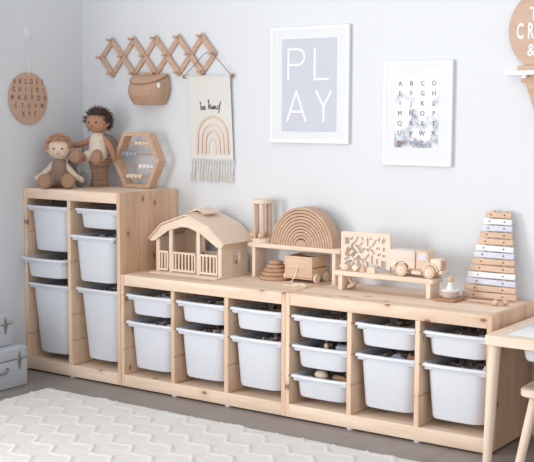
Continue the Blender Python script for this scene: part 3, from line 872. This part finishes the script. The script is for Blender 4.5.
bm = B(); lathe(bm, [(.001, -.016), (.012, -.010), (.026, -.002), (.027, .004), (.020, .009), (.005, .011)], n=32, mat=MT); obj('disc', bm, 'beech', t)
bm = B(); cyl(bm, MT @ Vector((0, 0, .009)), MT @ Vector((0, 0, .045)), .004, .0028, 12); obj('spindle', bm, 'birch', t)

# truck
t = thing('toy_truck', 'chunky pale wooden toy truck with four disc wheels on the low riser', 'toy truck', (0, 0, LH+R2))
ty0, ty1 = -.200, -.128
bm = B(); box(bm, 1.285, 1.508, ty0+.012, ty1-.012, .020, .034, .002); obj('chassis', bm, 'beech', t)
bm = B(); box(bm, 1.283, 1.398, ty0, ty1, .056, .107, .003); obj('cargo_cover', bm, 'cover', t)
bm = B(); box(bm, 1.283, 1.398, ty0, ty1, .034, .058, .002); obj('cargo_bed', bm, 'birch', t)
bm = B(); prism(bm, [(1.402, .034), (1.462, .034), (1.462, .074), (1.455, .100), (1.447, .109), (1.402, .109)], 'y', ty0+.002, ty1-.002, .003)
cab = obj('cab', bm, 'cabwood', t)
bm = B(); prism(bm, [(1.412, .072), (1.450, .072), (1.445, .099), (1.412, .099)], 'y', ty0+.0005, ty0+.002, 0); obj('side_window', bm, 'lav', cab)
bm = B(); box(bm, 1.462, 1.510, ty0+.008, ty1-.008, .034, .080, .005); hood = obj('hood', bm, 'birch', t)
bm = B()
for k in range(4): box(bm, 1.510, 1.513, ty0+.016+.011*k, ty0+.021+.011*k, .040, .074, .0005)
obj('grille', bm, 'beech', hood)
bm = B(); box(bm, 1.506, 1.518, ty0+.002, ty1-.002, .020, .034, .002); obj('bumper', bm, 'birch', t)
for sy, yy in ((-1, ty0), (1, ty1)):
    bm = B(); box(bm, 1.384, 1.428, min(yy, yy-sy*.014), max(yy, yy-sy*.014), .012, .026, .002); obj('running_board', bm, 'birch', t)
    for cxw in (1.339, 1.465):
        pts = [(cxw+.034*math.cos(R(a)), .0285+.034*math.sin(R(a))) for a in range(0, 181, 15)]+[(cxw+.0295*math.cos(R(a)), .0285+.0295*math.sin(R(a))) for a in range(180, -1, -15)]
        bm = B(); prism(bm, pts, 'y', min(yy, yy-sy*.012)-.0+(0 if sy > 0 else 0), max(yy, yy-sy*.012), .0008); obj('mudguard', bm, 'birch', t)
        bm = B(); cyl(bm, (cxw, yy-.009, .0270), (cxw, yy+.009, .0270), .0270, .0270, 36, .003)
        w = obj('wheel', bm, 'beech', t)
        bm = B(); cyl(bm, (cxw, yy+sy*.009, .0270), (cxw, yy+sy*.0115, .0270), .0165, .015, 28); cyl(bm, (cxw, yy+sy*.011, .0270), (cxw, yy+sy*.0150, .0270), .006, .005, 16)
        obj('hub', bm, 'birch', w)

# ring stacker
t = thing('stacker_base', 'flat square brown wood tile carrying the small ring stacker', 'wooden tile', (1.552, -.178, LH), R(0))
bm = B(); box(bm, -.046, .046, -.062, .060, 0, .012, .002); obj('tile', bm, 'walnut', t)
t = thing('ring_stacker', 'small ring stacker with white, tan and blue discs and round wooden knob', 'stacking toy', (1.548, -.178, LH+.012))
for k, (r0, mt) in enumerate(((.030, 'birch'), (.036, 'lav'), (.038, 'beech'), (.036, 'white'))):
    bm = B(); lathe(bm, [(.001, 0), (r0-.003, 0), (r0, .003), (r0, .006), (r0-.003, .0080), (.001, .0080)], (0, 0, .0080*k), n=36); obj('disc', bm, mt, t)
bm = B(); lathe(bm, [(.016, 0), (.015, .003), (.011, .014), (.009, .028), (.001, .028)], (0, 0, .0320), n=28); obj('cone', bm, 'white', t)
bm = B(); ball(bm, (0, 0, .071), .0132, n=22); obj('knob', bm, 'beech', t, 180)

# xylophone leaning on the wall
t = thing('xylophone', 'tall tapering xylophone of wood, white and lavender bars leaning on the wall', 'xylophone', (0, 0, LH))
n = 13; Ht = .352; yb, yt = -.078, -.022
lean = math.atan2(yt-yb, Ht)
colors = ['beech', 'beech', 'lav', 'white', 'beech', 'beech', 'lav', 'white', 'beech', 'beech', 'lav', 'white', 'beech']
for k in range(n):
    f = (k+.5)/n; zc = .004+f*(Ht-.004)
    yc = yb+(yt-yb)*f-.012
    lx = 1.556+(1.634-1.556)*f; rx = 1.794+(1.738-1.794)*f
    MT = Matrix.Translation(((lx+rx)/2, yc, zc)) @ Matrix.Rotation(-lean, 4, 'X') @ Matrix.Rotation(R((k*37 % 5-2)*.35), 4, 'Y')
    hw = (rx-lx)/2
    bm = B(); box(bm, -hw, hw, -.005, .005, -.0112, .0112, .0015, 2, MT)
    bar = obj('bar', bm, colors[k], t)
    for u in (.22, .75):
        bm = B(); p0 = MT @ Vector((-hw+2*hw*u, -.0045, 0)); p1 = MT @ Vector((-hw+2*hw*u, -.0065, 0)); cyl(bm, p0, p1, .0032, n=12); obj('screw', bm, 'nail', bar)
for xa, xb in ((1.608, 1.660), (1.735, 1.712)):
    bm = B()
    p0, p1 = Vector((xa, yb, 0)), Vector((xb, yt, Ht+.004)); d = p1-p0
    u = Vector((1, 0, 0))*.007; v = Vector((0, 1, 0))*.006
    rings(bm, [[p-u-v, p+u-v, p+u+v, p-u+v] for p in (p0, p1)]); obj('rail', bm, 'beech_z', t)
for k, (a, b_) in enumerate((((1.598, -.148), (1.753, -.200)), ((1.622, -.170), (1.782, -.172)))):
    bm = B(); cyl(bm, (a[0], a[1], .004), (b_[0], b_[1], .011), .003, n=10)
    t = thing('mallet', ('nearer' if k == 0 else 'farther')+' round-headed wooden mallet lying before the xylophone', 'mallet', (0, 0, LH))
    obj('stick', bm, 'beech', t); bm = B(); ball(bm, (b_[0], b_[1], .0125), .0125, n=20); obj('head', bm, 'beech', t, 180)

# ------------------------------------------------------------------ on the back wall
# peg rack
t = thing('peg_rack', 'expanding wooden lattice peg rack on the wall above the dolls', 'peg rack', (0, 0, 0))
x0, dx, zt, zm, zb_ = -.491, .1435, 1.634, 1.550, 1.466
def bar_(a, c, yl):
    a, c = Vector((a[0], 0, a[1])), Vector((c[0], 0, c[1])); d = (c-a).normalized(); nn = Vector((-d.z, 0, d.x))*.0135
    bm = B(); a -= d*.011; c += d*.011
    v = [[p+s*nn+Vector((0, yy, 0)) for s, yy in ((-1, yl), (1, yl), (1, yl-.007), (-1, yl-.007))] for p in (a, c)]
    rings(bm, v); bmesh.ops.bevel(bm, geom=bm.edges[:], offset=.0015, segments=1, affect='EDGES'); obj('slat', bm, 'rack', t)
top = lambda i: (x0+dx*(i+.5), zt); bot = lambda i: (x0+dx*(i+.5), zb_); mid = lambda i: (x0+dx*i, zm)
bar_(mid(0), top(0), -.003); bar_(mid(0), bot(0), -.0105)
for i in range(4):
    bar_(top(i), bot(i+1), -.0105); bar_(bot(i), top(i+1), -.003)
bar_(top(4), mid(5), -.0105); bar_(bot(4), mid(5), -.003)
for p in [top(i) for i in range(5)]+[bot(i) for i in range(5)]+[mid(i) for i in range(6)]:
    L = .033
    bm = B(); lathe(bm, [(.0055, 0), (.0050, L*.6), (.0065, L*.78), (.0085, L*.9), (.0075, L*.97), (.004, L)], n=16,
                    mat=Matrix.Translation((p[0], -.017, p[1])) @ Matrix.Rotation(R(90), 4, 'X')); obj('peg', bm, 'rack', t)

# wicker creel basket
t = thing('wicker_basket', 'small brown lidded wicker basket hanging from the peg rack', 'basket', (-.158, -.014, 1.312))
BH, BD = .148, .048            # height at the wall, drop of the lid towards the front
def creel(f, grow=0, weave=True, n=96, top=None):
    s_ = .74+.30*math.sin(math.pi*min(1, f*.80+.02))-.03*f
    hw, dp = .113*s_+grow, .098*s_+grow; pts = []
    for i in range(n):
        a = 2*math.pi*i/n; c_, q = math.cos(a), math.sin(a)
        x = hw*(1 if c_ > 0 else -1)*abs(c_)**.85
        y = -dp*abs(q)**.9 if q < 0 else 0
        ztop = BH+y/.098*BD
        w = .0020*(1 if (i//2+int(f*26)) % 2 else -1)*min(1, -y/.02) if weave and q < 0 else 0
        pts.append(Vector((x, y, ztop*f if top is None else ztop+top))+Vector((c_, q, 0))*w)
    return pts
bm = B(); rings(bm, [creel(.0, -.010, False)]+[creel(.02+.96*k/40) for k in range(41)]); obj('basket_body', bm, 'basket', t, 70)
bm = B()
def lidp(g, top):
    base = creel(1.0, .007, False, 96, top); c0 = Vector((0, -.035, BH-.035/.098*BD+top))
    return [c0.lerp(p, g)+Vector((0, 0, .008*(1-g*g)+.0010*math.sin(g*60)*(1 if i % 4 < 2 else -1))) for i, p in enumerate(base)]
rings(bm, [lidp(g/14, 0) for g in range(1, 15)]+[lidp(1, -.008), lidp(.9, -.007)]); obj('lid', bm, 'basket', t, 70)
bm = B(); tube(bm, lidp(1.0, -.004), .0045, 8, True); obj('lid_edge', bm, 'shoe', t)
bm = B(); ball(bm, (.099, -.062, .092), .010, .9, .5, 1.4, 16, Matrix.Rotation(R(58), 4, 'Z')); obj('clasp', bm, 'white', t, 180)
bm = B(); tube(bm, spline([(-.060, -.006, .140), (-.068, -.018, .152), (-.055, -.022, .158), (-.01, -.022, .156), (.045, -.022, .158), (.06, -.018, .152), (.056, -.006, .140)], 5), .003, 8); obj('strap', bm, 'basket', t)

# banner
t = thing('wall_banner', 'cream cloth banner with be kind lettering, peach rainbow and fringe', 'banner', (0, 0, 0))
bm = B()
nx, nz = 14, 24; grid = []
def cl(u, v): # slight flare and soft waves
    x_ = (.074+.020*v)+(.324+.018*v-(.074+.020*v))*u
    return Vector((x_, -.013-.002*math.sin(u*9+v*3)*v-.004*(1-v), 1.444-.392*v))
fr = [[cl(i/nx, j/nz) for i in range(nx+1)] for j in range(nz+1)]
f0 = [[bm.verts.new(p) for p in r_] for r_ in fr]; f1 = [[bm.verts.new(p+Vector((0, .0018, 0))) for p in r_] for r_ in fr]
for j in range(nz):
    for i in range(nx):
        bm.faces.new((f0[j][i], f0[j+1][i], f0[j+1][i+1], f0[j][i+1])); bm.faces.new((f1[j][i], f1[j][i+1], f1[j+1][i+1], f1[j+1][i]))
for j in range(nz):
    bm.faces.new((f0[j][0], f1[j][0], f1[j+1][0], f0[j+1][0])); bm.faces.new((f0[j][nx], f0[j+1][nx], f1[j+1][nx], f1[j][nx]))
for i in range(nx):
    bm.faces.new((f0[0][i], f0[0][i+1], f1[0][i+1], f1[0][i])); bm.faces.new((f0[nz][i], f1[nz][i], f1[nz][i+1], f0[nz][i+1]))
cloth = obj('cloth', bm, 'canvas', t, 60)
bm = B(); cyl(bm, (.052, -.016, 1.446), (.334, -.016, 1.446), .0045, n=14)
rodo = obj('dowel', bm, 'canvas', t)
for xx in (.050, .336):
    bm = B(); ball(bm, (xx, -.016, 1.446), .0095, n=16); obj('end_knob', bm, 'walnut', rodo, 180)
bm = B(); tube(bm, [(.052, -.018, 1.448), (.185, -.038, 1.546), (.217, -.045, 1.556), (.225, -.045, 1.556), (.248, -.038, 1.542), (.334, -.018, 1.448)], .0018, 6); obj('string', bm, 'string', t)
r_ = random.Random(4)
bm = B()
for k in range(16):      # knotted fringe
    xa = .098+.242*k/15; xb = xa-.006+r_.uniform(-.003, .003)
    for s in (-1, 1): tube(bm, spline([(xa+s*.006, -.0135, 1.056), (xa, -.015, 1.036), (xb+s*.003, -.013, .99), (xb+s*.004-.002, -.012, .945+r_.uniform(0, .008))], 4), .0028, 6)
    ball(bm, (xa, -.0155, 1.038), .0055, n=10)
obj('fringe', bm, 'canvas', t)
def on_cloth(x_, z_): return -.0165
bm = B(); stroke(bm, [(.128, 1.078)]+[(p[0], p[1]) for p in arc(.220, 1.160, .088, .096)][::-1]+[(.312, 1.080)], .012, -.0185, -.0148); obj('rainbow_print', bm, 'peach', cloth)
bm = B(); stroke(bm, [(.154, 1.078)]+arc(.220, 1.150, .064, .070)[::-1]+[(.288, 1.080)], .008, -.0185, -.0148); obj('rainbow_print', bm, 'peach2', cloth)
bm = B(); stroke(bm, [(.177, 1.078)]+arc(.221, 1.130, .042, .060)[::-1]+[(.266, 1.080)], .012, -.0185, -.0148); obj('rainbow_print', bm, 'peach', cloth)
bm = B(); stroke(bm, [(.199, 1.078)]+arc(.221, 1.115, .021, .036)[::-1]+[(.244, 1.080)], .007, -.0185, -.0148); obj('rainbow_print', bm, 'peach2', cloth)
bm = B()
def sc(pts): stroke(bm, [(p.x, p.y) for p in spline([(p[0], p[1]) for p in pts], 5)], .0026, -.0185, -.0160)
z0 = 1.288
sc([(.146, z0+.030), (.150, z0+.036), (.152, z0+.020), (.153, z0+.002), (.160, z0), (.166, z0+.008), (.160, z0+.014), (.154, z0+.008)])        # b
sc([(.166, z0+.004), (.176, z0+.012), (.174, z0+.018), (.168, z0+.010), (.174, z0), (.182, z0+.006)])                                             # e
sc([(.194, z0+.038), (.200, z0+.046), (.200, z0+.020), (.200, z0+.002)]); sc([(.200, z0+.012), (.212, z0+.024), (.204, z0+.014), (.214, z0+.004)])  # k
sc([(.214, z0+.004), (.220, z0+.018), (.221, z0+.004), (.226, z0+.006)])                                                                             # i
sc([(.226, z0+.006), (.231, z0+.018), (.231, z0+.002), (.238, z0+.018), (.242, z0+.004), (.247, z0+.006)])                                           # n
sc([(.262, z0+.014), (.252, z0+.018), (.249, z0+.006), (.258, z0+.004), (.264, z0+.020), (.272, z0+.040), (.264, z0+.010), (.260, z0-.012), (.256, z0-.014)])  # d
obj('lettering', bm, 'scriptink', cloth)

# framed prints
def picture(label, x0, x1, z0, z1, fw, px0, px1, pz0, pz1, pm, depth=.0178):
    t = thing('picture_frame', label, 'picture', (0, 0, 0))
    bm = B()
    def rc(i, y): return [Vector((x0+i, y, z0+i)), Vector((x1-i, y, z0+i)), Vector((x1-i, y, z1-i)), Vector((x0+i, y, z1-i))]
    rings(bm, [rc(0, -.002), rc(0, -depth+.002), rc(.002, -depth), rc(fw-.001, -depth), rc(fw, -depth+.001), rc(fw, -.002)], closed=True)
    obj('frame', bm, 'white', t, 20)
    bm = B(); box(bm, x0+fw, x1-fw, -.016, -.004, z0+fw, z1-fw); mo = obj('mount', bm, 'mat_white', t)
    bm = B(); box(bm, px0, px1, -.0168, -.0155, pz0, pz1); pr_ = obj('print', bm, pm, t)
    return t, pr_
t, pr_ = picture('large white framed print reading PLAY on pale grey-blue', .553, .969, 1.139, 1.657, .017, .618, .907, 1.191, 1.602, 'print')
bm = B(); y0, y1 = -.0178, -.0166; w = .0105
def lt(pts): stroke(bm, pts, w, y0, y1)
lt([(.653, 1.418), (.653, 1.562)]); lt([(.648, 1.557), (.700, 1.557)]+arc(.700, 1.522, .038, .035, 90, -90, 14)+[(.653, 1.487)])
lt([(.793, 1.562), (.793, 1.418)]); lt([(.788, 1.423), (.866, 1.423)])
lt([(.647, 1.235), (.698, 1.374)]); lt([(.696, 1.374), (.748, 1.235)]); lt([(.663, 1.280), (.732, 1.280)])
lt([(.800, 1.374), (.841, 1.302)]); lt([(.882, 1.374), (.841, 1.302), (.841, 1.233)])
obj('lettering', bm, 'letter', pr_, 30)
t, pr_ = picture('smaller white framed alphabet print over grey watercolour flowers', 1.140, 1.462, 1.054, 1.492, .016, 1.197, 1.401, 1.130, 1.419, 'watercolour')
rows = ['ABCD', 'EFGH', 'IJKL', 'MNOP', 'QRST', 'UVWX', ' YZ ']
items = []
for j, row in enumerate(rows):
    for i, ch in enumerate(row):
        if ch != ' ': items.append((ch, .0285, 1.221+.0527*i, 1.397-.0415*j, .95, 0))
me = merge_text(items); lo = objm('lettering', me, 'ink', pr_, 0); lo.location.y = -.0176
bm = B(); hx, hz = 1.220, 1.149
prism(bm, [(hx+.0008*16*math.sin(t_)**3*.95, hz+.0008*(13*math.cos(t_)-5*math.cos(2*t_)-2*math.cos(3*t_)-math.cos(4*t_))) for t_ in [2*math.pi*i/28 for i in range(28)]], 'y', -.0182, -.0168); obj('heart', bm, 'walnut', pr_)

# round alphabet plaque on the left wall (built facing +X)
t = thing('alphabet_plaque', 'round tan wooden alphabet plaque hung on the left wall', 'wall plaque', (WX, -.386, 1.340))
bm = B(); cyl(bm, (.002, 0, 0), (.011, 0, 0), .126, .126, 72, .001); pq = obj('disc', bm, 'rack', t)
items = []
for j, (row, wd) in enumerate((('ABCDEF', .170), ('GHIJKL', .182), ('MNOPQR', .200), ('STUVW', .168), ('XYZ', .088))):
    for i, ch in enumerate(row):
        items.append((ch, .034, (-.5+(i+.5)/len(row))*wd*.93/.72, .080-.0390*j, .70, 0))
me = merge_text(items); me.transform(Matrix.Rotation(R(90), 4, 'Z')); me.transform(Matrix.Translation((.0115, 0, 0)))
objm('lettering', me, 'darkline', pq, 0)
bm = B(); tube(bm, [(.012, .003, .112), (.012, .003, .140), (.008, .001, .305), (.008, -.001, .305), (.012, -.003, .140), (.012, -.003, .112)], .0012, 6); obj('hanging_loop', bm, 'white', t)

t = thing('wall_hook', 'small white adhesive hook on the left wall above the round plaque', 'hook', (WX, -.386, 1.645))
bm = B(); box(bm, 0, .005, -.014, .014, -.030, .034, .002); obj('plate', bm, 'white', t)
bm = B(); tube(bm, spline([(.004, 0, -.004), (.016, 0, -.012), (.022, 0, -.006), (.023, 0, .004)], 5), .0032, 10); obj('prong', bm, 'white', t)

# balloon sign on a floating white shelf, cut by the edge of the photograph
t = thing('wall_shelf', 'thin white floating shelf at the right, carrying the round wooden sign', 'shelf', (0, 0, 0))
bm = B(); box(bm, 1.700, 2.20, -.055, 0, 1.424, 1.441, .002); obj('shelf_board', bm, 'shelfwhite', t)
for xx in (1.78, 2.12):
    bm = B(); box(bm, xx-.008, xx+.008, -.050, 0, 1.4235-.012, 1.4242, .001); obj('bracket', bm, 'shelfwhite', t)
t = thing('wooden_sign', 'round brown wooden sign with white lettering standing on the white shelf', 'sign', (0, 0, 0))
bm = B(); cyl(bm, (1.868, -.014, 1.598), (1.868, -.026, 1.598), .165, .165, 80, .001)
disc = obj('round_board', bm, 'signwood', t)
bm = B(); box(bm, 1.752, 1.984, -.046, -.008, 1.441, 1.460, .001); obj('foot_bar', bm, 'rack', t)
items = [('T', .072, 1.806, 1.658, .8, .001), ('C', .085, 1.752, 1.592, .5, .0022), ('R', .085, 1.795, 1.592, .5, .0022), ('E', .085, 1.836, 1.592, .5, .0022), ('A', .085, 1.880, 1.592, .5, .0022), ('T', .085, 1.922, 1.592, .5, .0022), ('E', .085, 1.962, 1.592, .5, .0022), ('&', .066, 1.800, 1.518, .85, .0008)]
me = merge_text(items); lo = objm('lettering', me, 'letter', disc, 0); lo.location.y = -.0268
bm = B(); cyl(bm, (1.836, -.0262, 1.498), (1.836, -.0275, 1.498), .020, n=24); obj('dot', bm, 'silver', disc)
t = thing('wooden_cone', 'tapering brown wooden cone hanging on the wall below the white shelf', 'wall ornament', (0, 0, 0))
bm = B(); prism(bm, [(1.762, 1.4235), (1.974, 1.4235), (1.974, 1.395), (1.955, 1.395), (1.880, 1.180), (1.856, 1.180), (1.781, 1.395), (1.762, 1.395)], 'y', -.030, .0, .002); obj('cone_board', bm, 'rack', t, 20)

# ------------------------------------------------------------------ suitcases in the left corner
def suitcase(label, x0, x1, y0, y1, z0, h, clasps):
    t = thing('toy_suitcase', label, 'suitcase', (0, 0, z0))
    bm = B(); box(bm, x0, x1, y0, y1, 0, h*.70-.0005, .008, 3); obj('case_base', bm, 'suit', t)
    bm = B(); box(bm, x0-.0005, x1+.0012, y0-.001, y1+.001, h*.70, h, .008, 3); obj('case_lid', bm, 'suit', t)
    bm = B(); box(bm, x0+.004, x1-.002, y0+.004, y1-.004, h*.70-.004, h*.70+.004); obj('seam', bm, 'metal', t)
    for cy in clasps:
        bm = B()
        zc = h*.67
        for dz, ry, rz_ in ((0, .013, .017), (.022, .009, .012), (-.022, .009, .012), (.036, .005, .006), (-.036, .005, .006)):
            ball(bm, (x1+.001, cy, zc+dz), 1, .004, ry, rz_, 18)
        cl_ = obj('clasp', bm, 'metal', t)
        bm = B(); tube(bm, [(x1+.007, cy+.007*math.cos(a), zc+.012*math.sin(a)) for a in [2*math.pi*k/16 for k in range(16)]], .0016, 6, True); obj('clasp_ring', bm, 'metal', cl_)
    yc = (clasps[0]+clasps[-1])/2
    bm = B(); tube(bm, spline([(x1, yc-.045, h*.52), (x1+.012, yc-.042, h*.50), (x1+.016, yc-.02, h*.44), (x1+.016, yc+.02, h*.44), (x1+.012, yc+.042, h*.50), (x1, yc+.045, h*.52)], 5), .005, 10); obj('handle', bm, 'metal', t)
    return t
suitcase('pale blue toy suitcase with metal clasps on the floor, lower of the stack', WX+.006, -.392, -.985, -.638, 0, .187, (-.690, -.93))
suitcase('smaller pale blue toy suitcase lying on top of the lower one', WX+.008, -.452, -.955, -.668, .1872, .145, (-.718, -.90))

# ------------------------------------------------------------------ table and stool at the right
TZ = .48
t = thing('play_table', "child's pale pine table with white inset top and round tapered legs", 'table', (1.855, -.537, 0))
W_, D_ = .83, .515
bm = B()
def ro_(i, z, r=.018): return [Vector((p[0], p[1], z)) for p in rrect(i, W_-i, i, D_-i, max(.003, r-i), 4)]
rings(bm, [ro_(.002, TZ-.036), ro_(0, TZ-.034), ro_(0, TZ-.003), ro_(.003, TZ), ro_(.056, TZ), ro_(.057, TZ-.001), ro_(.057, TZ-.036)], closed=True)
obj('tabletop_frame', bm, 'birch', t, 30)
bm = B(); box(bm, .0575, W_-.0575, .0575, D_-.0575, TZ-.012, TZ-.002, .001); obj('inset_panel', bm, 'white', t)
for (a, c_) in ((.030, .034), (W_-.030, .034), (.030, D_-.034), (W_-.030, D_-.034)):
    sx = -1 if a < .4 else 1; sy = -1 if c_ < .25 else 1
    bm = B(); cyl(bm, (a+sx*.018, c_+(sy*.004), 0), (a, c_, TZ-.034), .0165, .0225, 28, .002); obj('leg', bm, 'birch_z', t)
# tray hanging in the table
t = thing('table_bin', 'shallow frosted bin hanging under the table top at the right', 'storage bin', (2.098, -.475, TZ-.036))
bm = B(); H = .058
lv = [(.020, -H), (.010, -H+.004), (.006, -H+.014), (0, -.001)]
o_ = [[Vector((p[0], p[1], z)) for p in rrect(-.125+i, .125-i, i, .36-i, .03, 5)] for i, z in lv]
i_ = [[Vector((p[0], p[1], max(z, -H+.003))) for p in rrect(-.123+i, .123-i, i+.002, .358-i, .028, 5)] for i, z in lv]
rings(bm, o_+i_[::-1]); obj('tub', bm, 'plastic', t, 50)
# stool
SZ = .285
t = thing('stool', "child's pale wood stool with rounded seat and splayed legs", 'stool', (1.960, -.470, 0))
bm = B()
def so(i, z): return [Vector((p[0], p[1], z)) for p in rrect(i, .34-i, i, .24-i, .045, 7)]
rings(bm, [so(.004, SZ-.030), so(0, SZ-.026), so(0, SZ-.004), so(.004, SZ)]); obj('seat', bm, 'birch', t, 40)
for (a, c_, sx, sy) in ((.052, .045, -1, -1), (.288, .045, 1, -1), (.052, .195, -1, 1), (.288, .195, 1, 1)):
    bm = B(); cyl(bm, (a+sx*.032, c_+sy*.060, 0), (a, c_, SZ-.028), .0165, .0180, 24, .002); obj('leg', bm, 'birch_z', t)

# ------------------------------------------------------------------ rug
bm = B()
rx0, rx1, ry0, ry1 = -.245, 2.0, -1.95, -.652
st = .0075; nx = int((rx1-rx0)/st); ny = int((ry1-ry0)/st)
A = Vector((.150, -.060)); Bv = Vector((.030, -.146))
det = A.x*Bv.y-A.y*Bv.x
from mathutils import noise as mnoise
def rugh(x, y):
    u = (x*Bv.y-y*Bv.x)/det; v = (A.x*y-A.y*x)/det
    fu, fv = math.floor(u), math.floor(v); ds = []
    for i in (-1, 0, 1, 2):
        for j in (-1, 0, 1, 2):
            px_ = (fu+i)*A.x+(fv+j)*Bv.x; py_ = (fu+i)*A.y+(fv+j)*Bv.y
            ds.append((math.hypot(x-px_, y-py_), i, j))
    ds.sort(); e = ds[1][0]-ds[0][0]
    di, dj = ds[1][1]-ds[0][1], ds[1][2]-ds[0][2]
    bold = 1.0 if dj != 0 else .85
    rid = math.exp(-(e/.0085)**2)*bold
    if bold < 1: rid *= .55+.55*math.sin((x*.4+y)*300)
    nz_ = mnoise.noise(Vector((x*90, y*90, 0)))*.0018+mnoise.noise(Vector((x*14, y*14, 3)))*.0015
    return .009+rid*.0060+nz_
vs = []
for j in range(ny+1):
    row = []
    for i in range(nx+1):
        x, y = rx0+i*st, ry0+j*st
        ed = min(i, nx-i, j, ny-j)
        wob = .005*mnoise.noise(Vector((x*16, y*16, 8))) if ed == 0 else 0
        h = rugh(x, y) if ed > 0 else .002
        row.append(bm.verts.new((x+(wob if i in (0, nx) else 0), y+(wob if j in (0, ny) else 0), h)))
    vs.append(row)
for j in range(ny):
    for i in range(nx): bm.faces.new((vs[j][i], vs[j][i+1], vs[j+1][i+1], vs[j+1][i]))
base = [vs[0][0], vs[0][nx], vs[ny][nx], vs[ny][0]]
o = obj('rug', bm, 'rug', None, 180); tag(o, 'off-white textured rug with raised wavy cell pattern on the floor', 'rug')

# ------------------------------------------------------------------ light
w = bpy.data.worlds.new('sky'); S.world = w; w.use_nodes = True; nt = w.node_tree; nt.nodes.clear()
out = nt.nodes.new('ShaderNodeOutputWorld'); bg = nt.nodes.new('ShaderNodeBackground'); nt.links.new(bg.outputs[0], out.inputs[0])
tc = nt.nodes.new('ShaderNodeTexCoord'); dp = nt.nodes.new('ShaderNodeVectorMath'); dp.operation = 'DOT_PRODUCT'
nt.links.new(tc.outputs['Generated'], dp.inputs[0]); dp.inputs[1].default_value = (-.36, -.58, -.06)
bg.inputs[0].default_value = (.985, .99, .985, 1)
nt.links.new(math_node(nt, 'MULTIPLY', math_node(nt, 'ADD', dp.outputs['Value'], 1.0), .745), bg.inputs[1])
la = bpy.data.lights.new('window_light', 'AREA'); la.shape = 'RECTANGLE'; la.size = 1.7; la.size_y = 1.5; la.energy = 88
la.color = (1, .985, .965)
lo = bpy.data.objects.new('window_light', la); COL.objects.link(lo); lo.location = (WX-.06, -3.3, 1.02)
lo.rotation_euler = (0, R(-90), 0)
lo.rotation_euler = Vector((1, 0, 0)).to_track_quat('-Z', 'Y').to_euler()

# ------------------------------------------------------------------ camera
yaw, pitch, roll = -.60998, .10137, .00466
fwd = Vector((math.sin(yaw)*math.cos(pitch), math.cos(yaw)*math.cos(pitch), -math.sin(pitch)))
rt = Vector((math.cos(yaw), -math.sin(yaw), 0)); up = rt.cross(fwd)
rt2 = rt*math.cos(roll)+up*math.sin(roll); up2 = -rt*math.sin(roll)+up*math.cos(roll)
cd = bpy.data.cameras.new('camera'); cd.sensor_width = 36; cd.sensor_fit = 'HORIZONTAL'; cd.lens = 1129.78/534*36
cam = bpy.data.objects.new('camera', cd); COL.objects.link(cam); S.camera = cam
mw = Matrix((rt2, up2, -fwd)).transposed().to_4x4(); mw.translation = Vector((3.50951, -4.2665, 1.25934)); cam.matrix_world = mw
S.view_settings.view_transform = 'Standard'; S.view_settings.look = 'None'; S.view_settings.gamma = 1
S.view_settings.exposure = 0.28
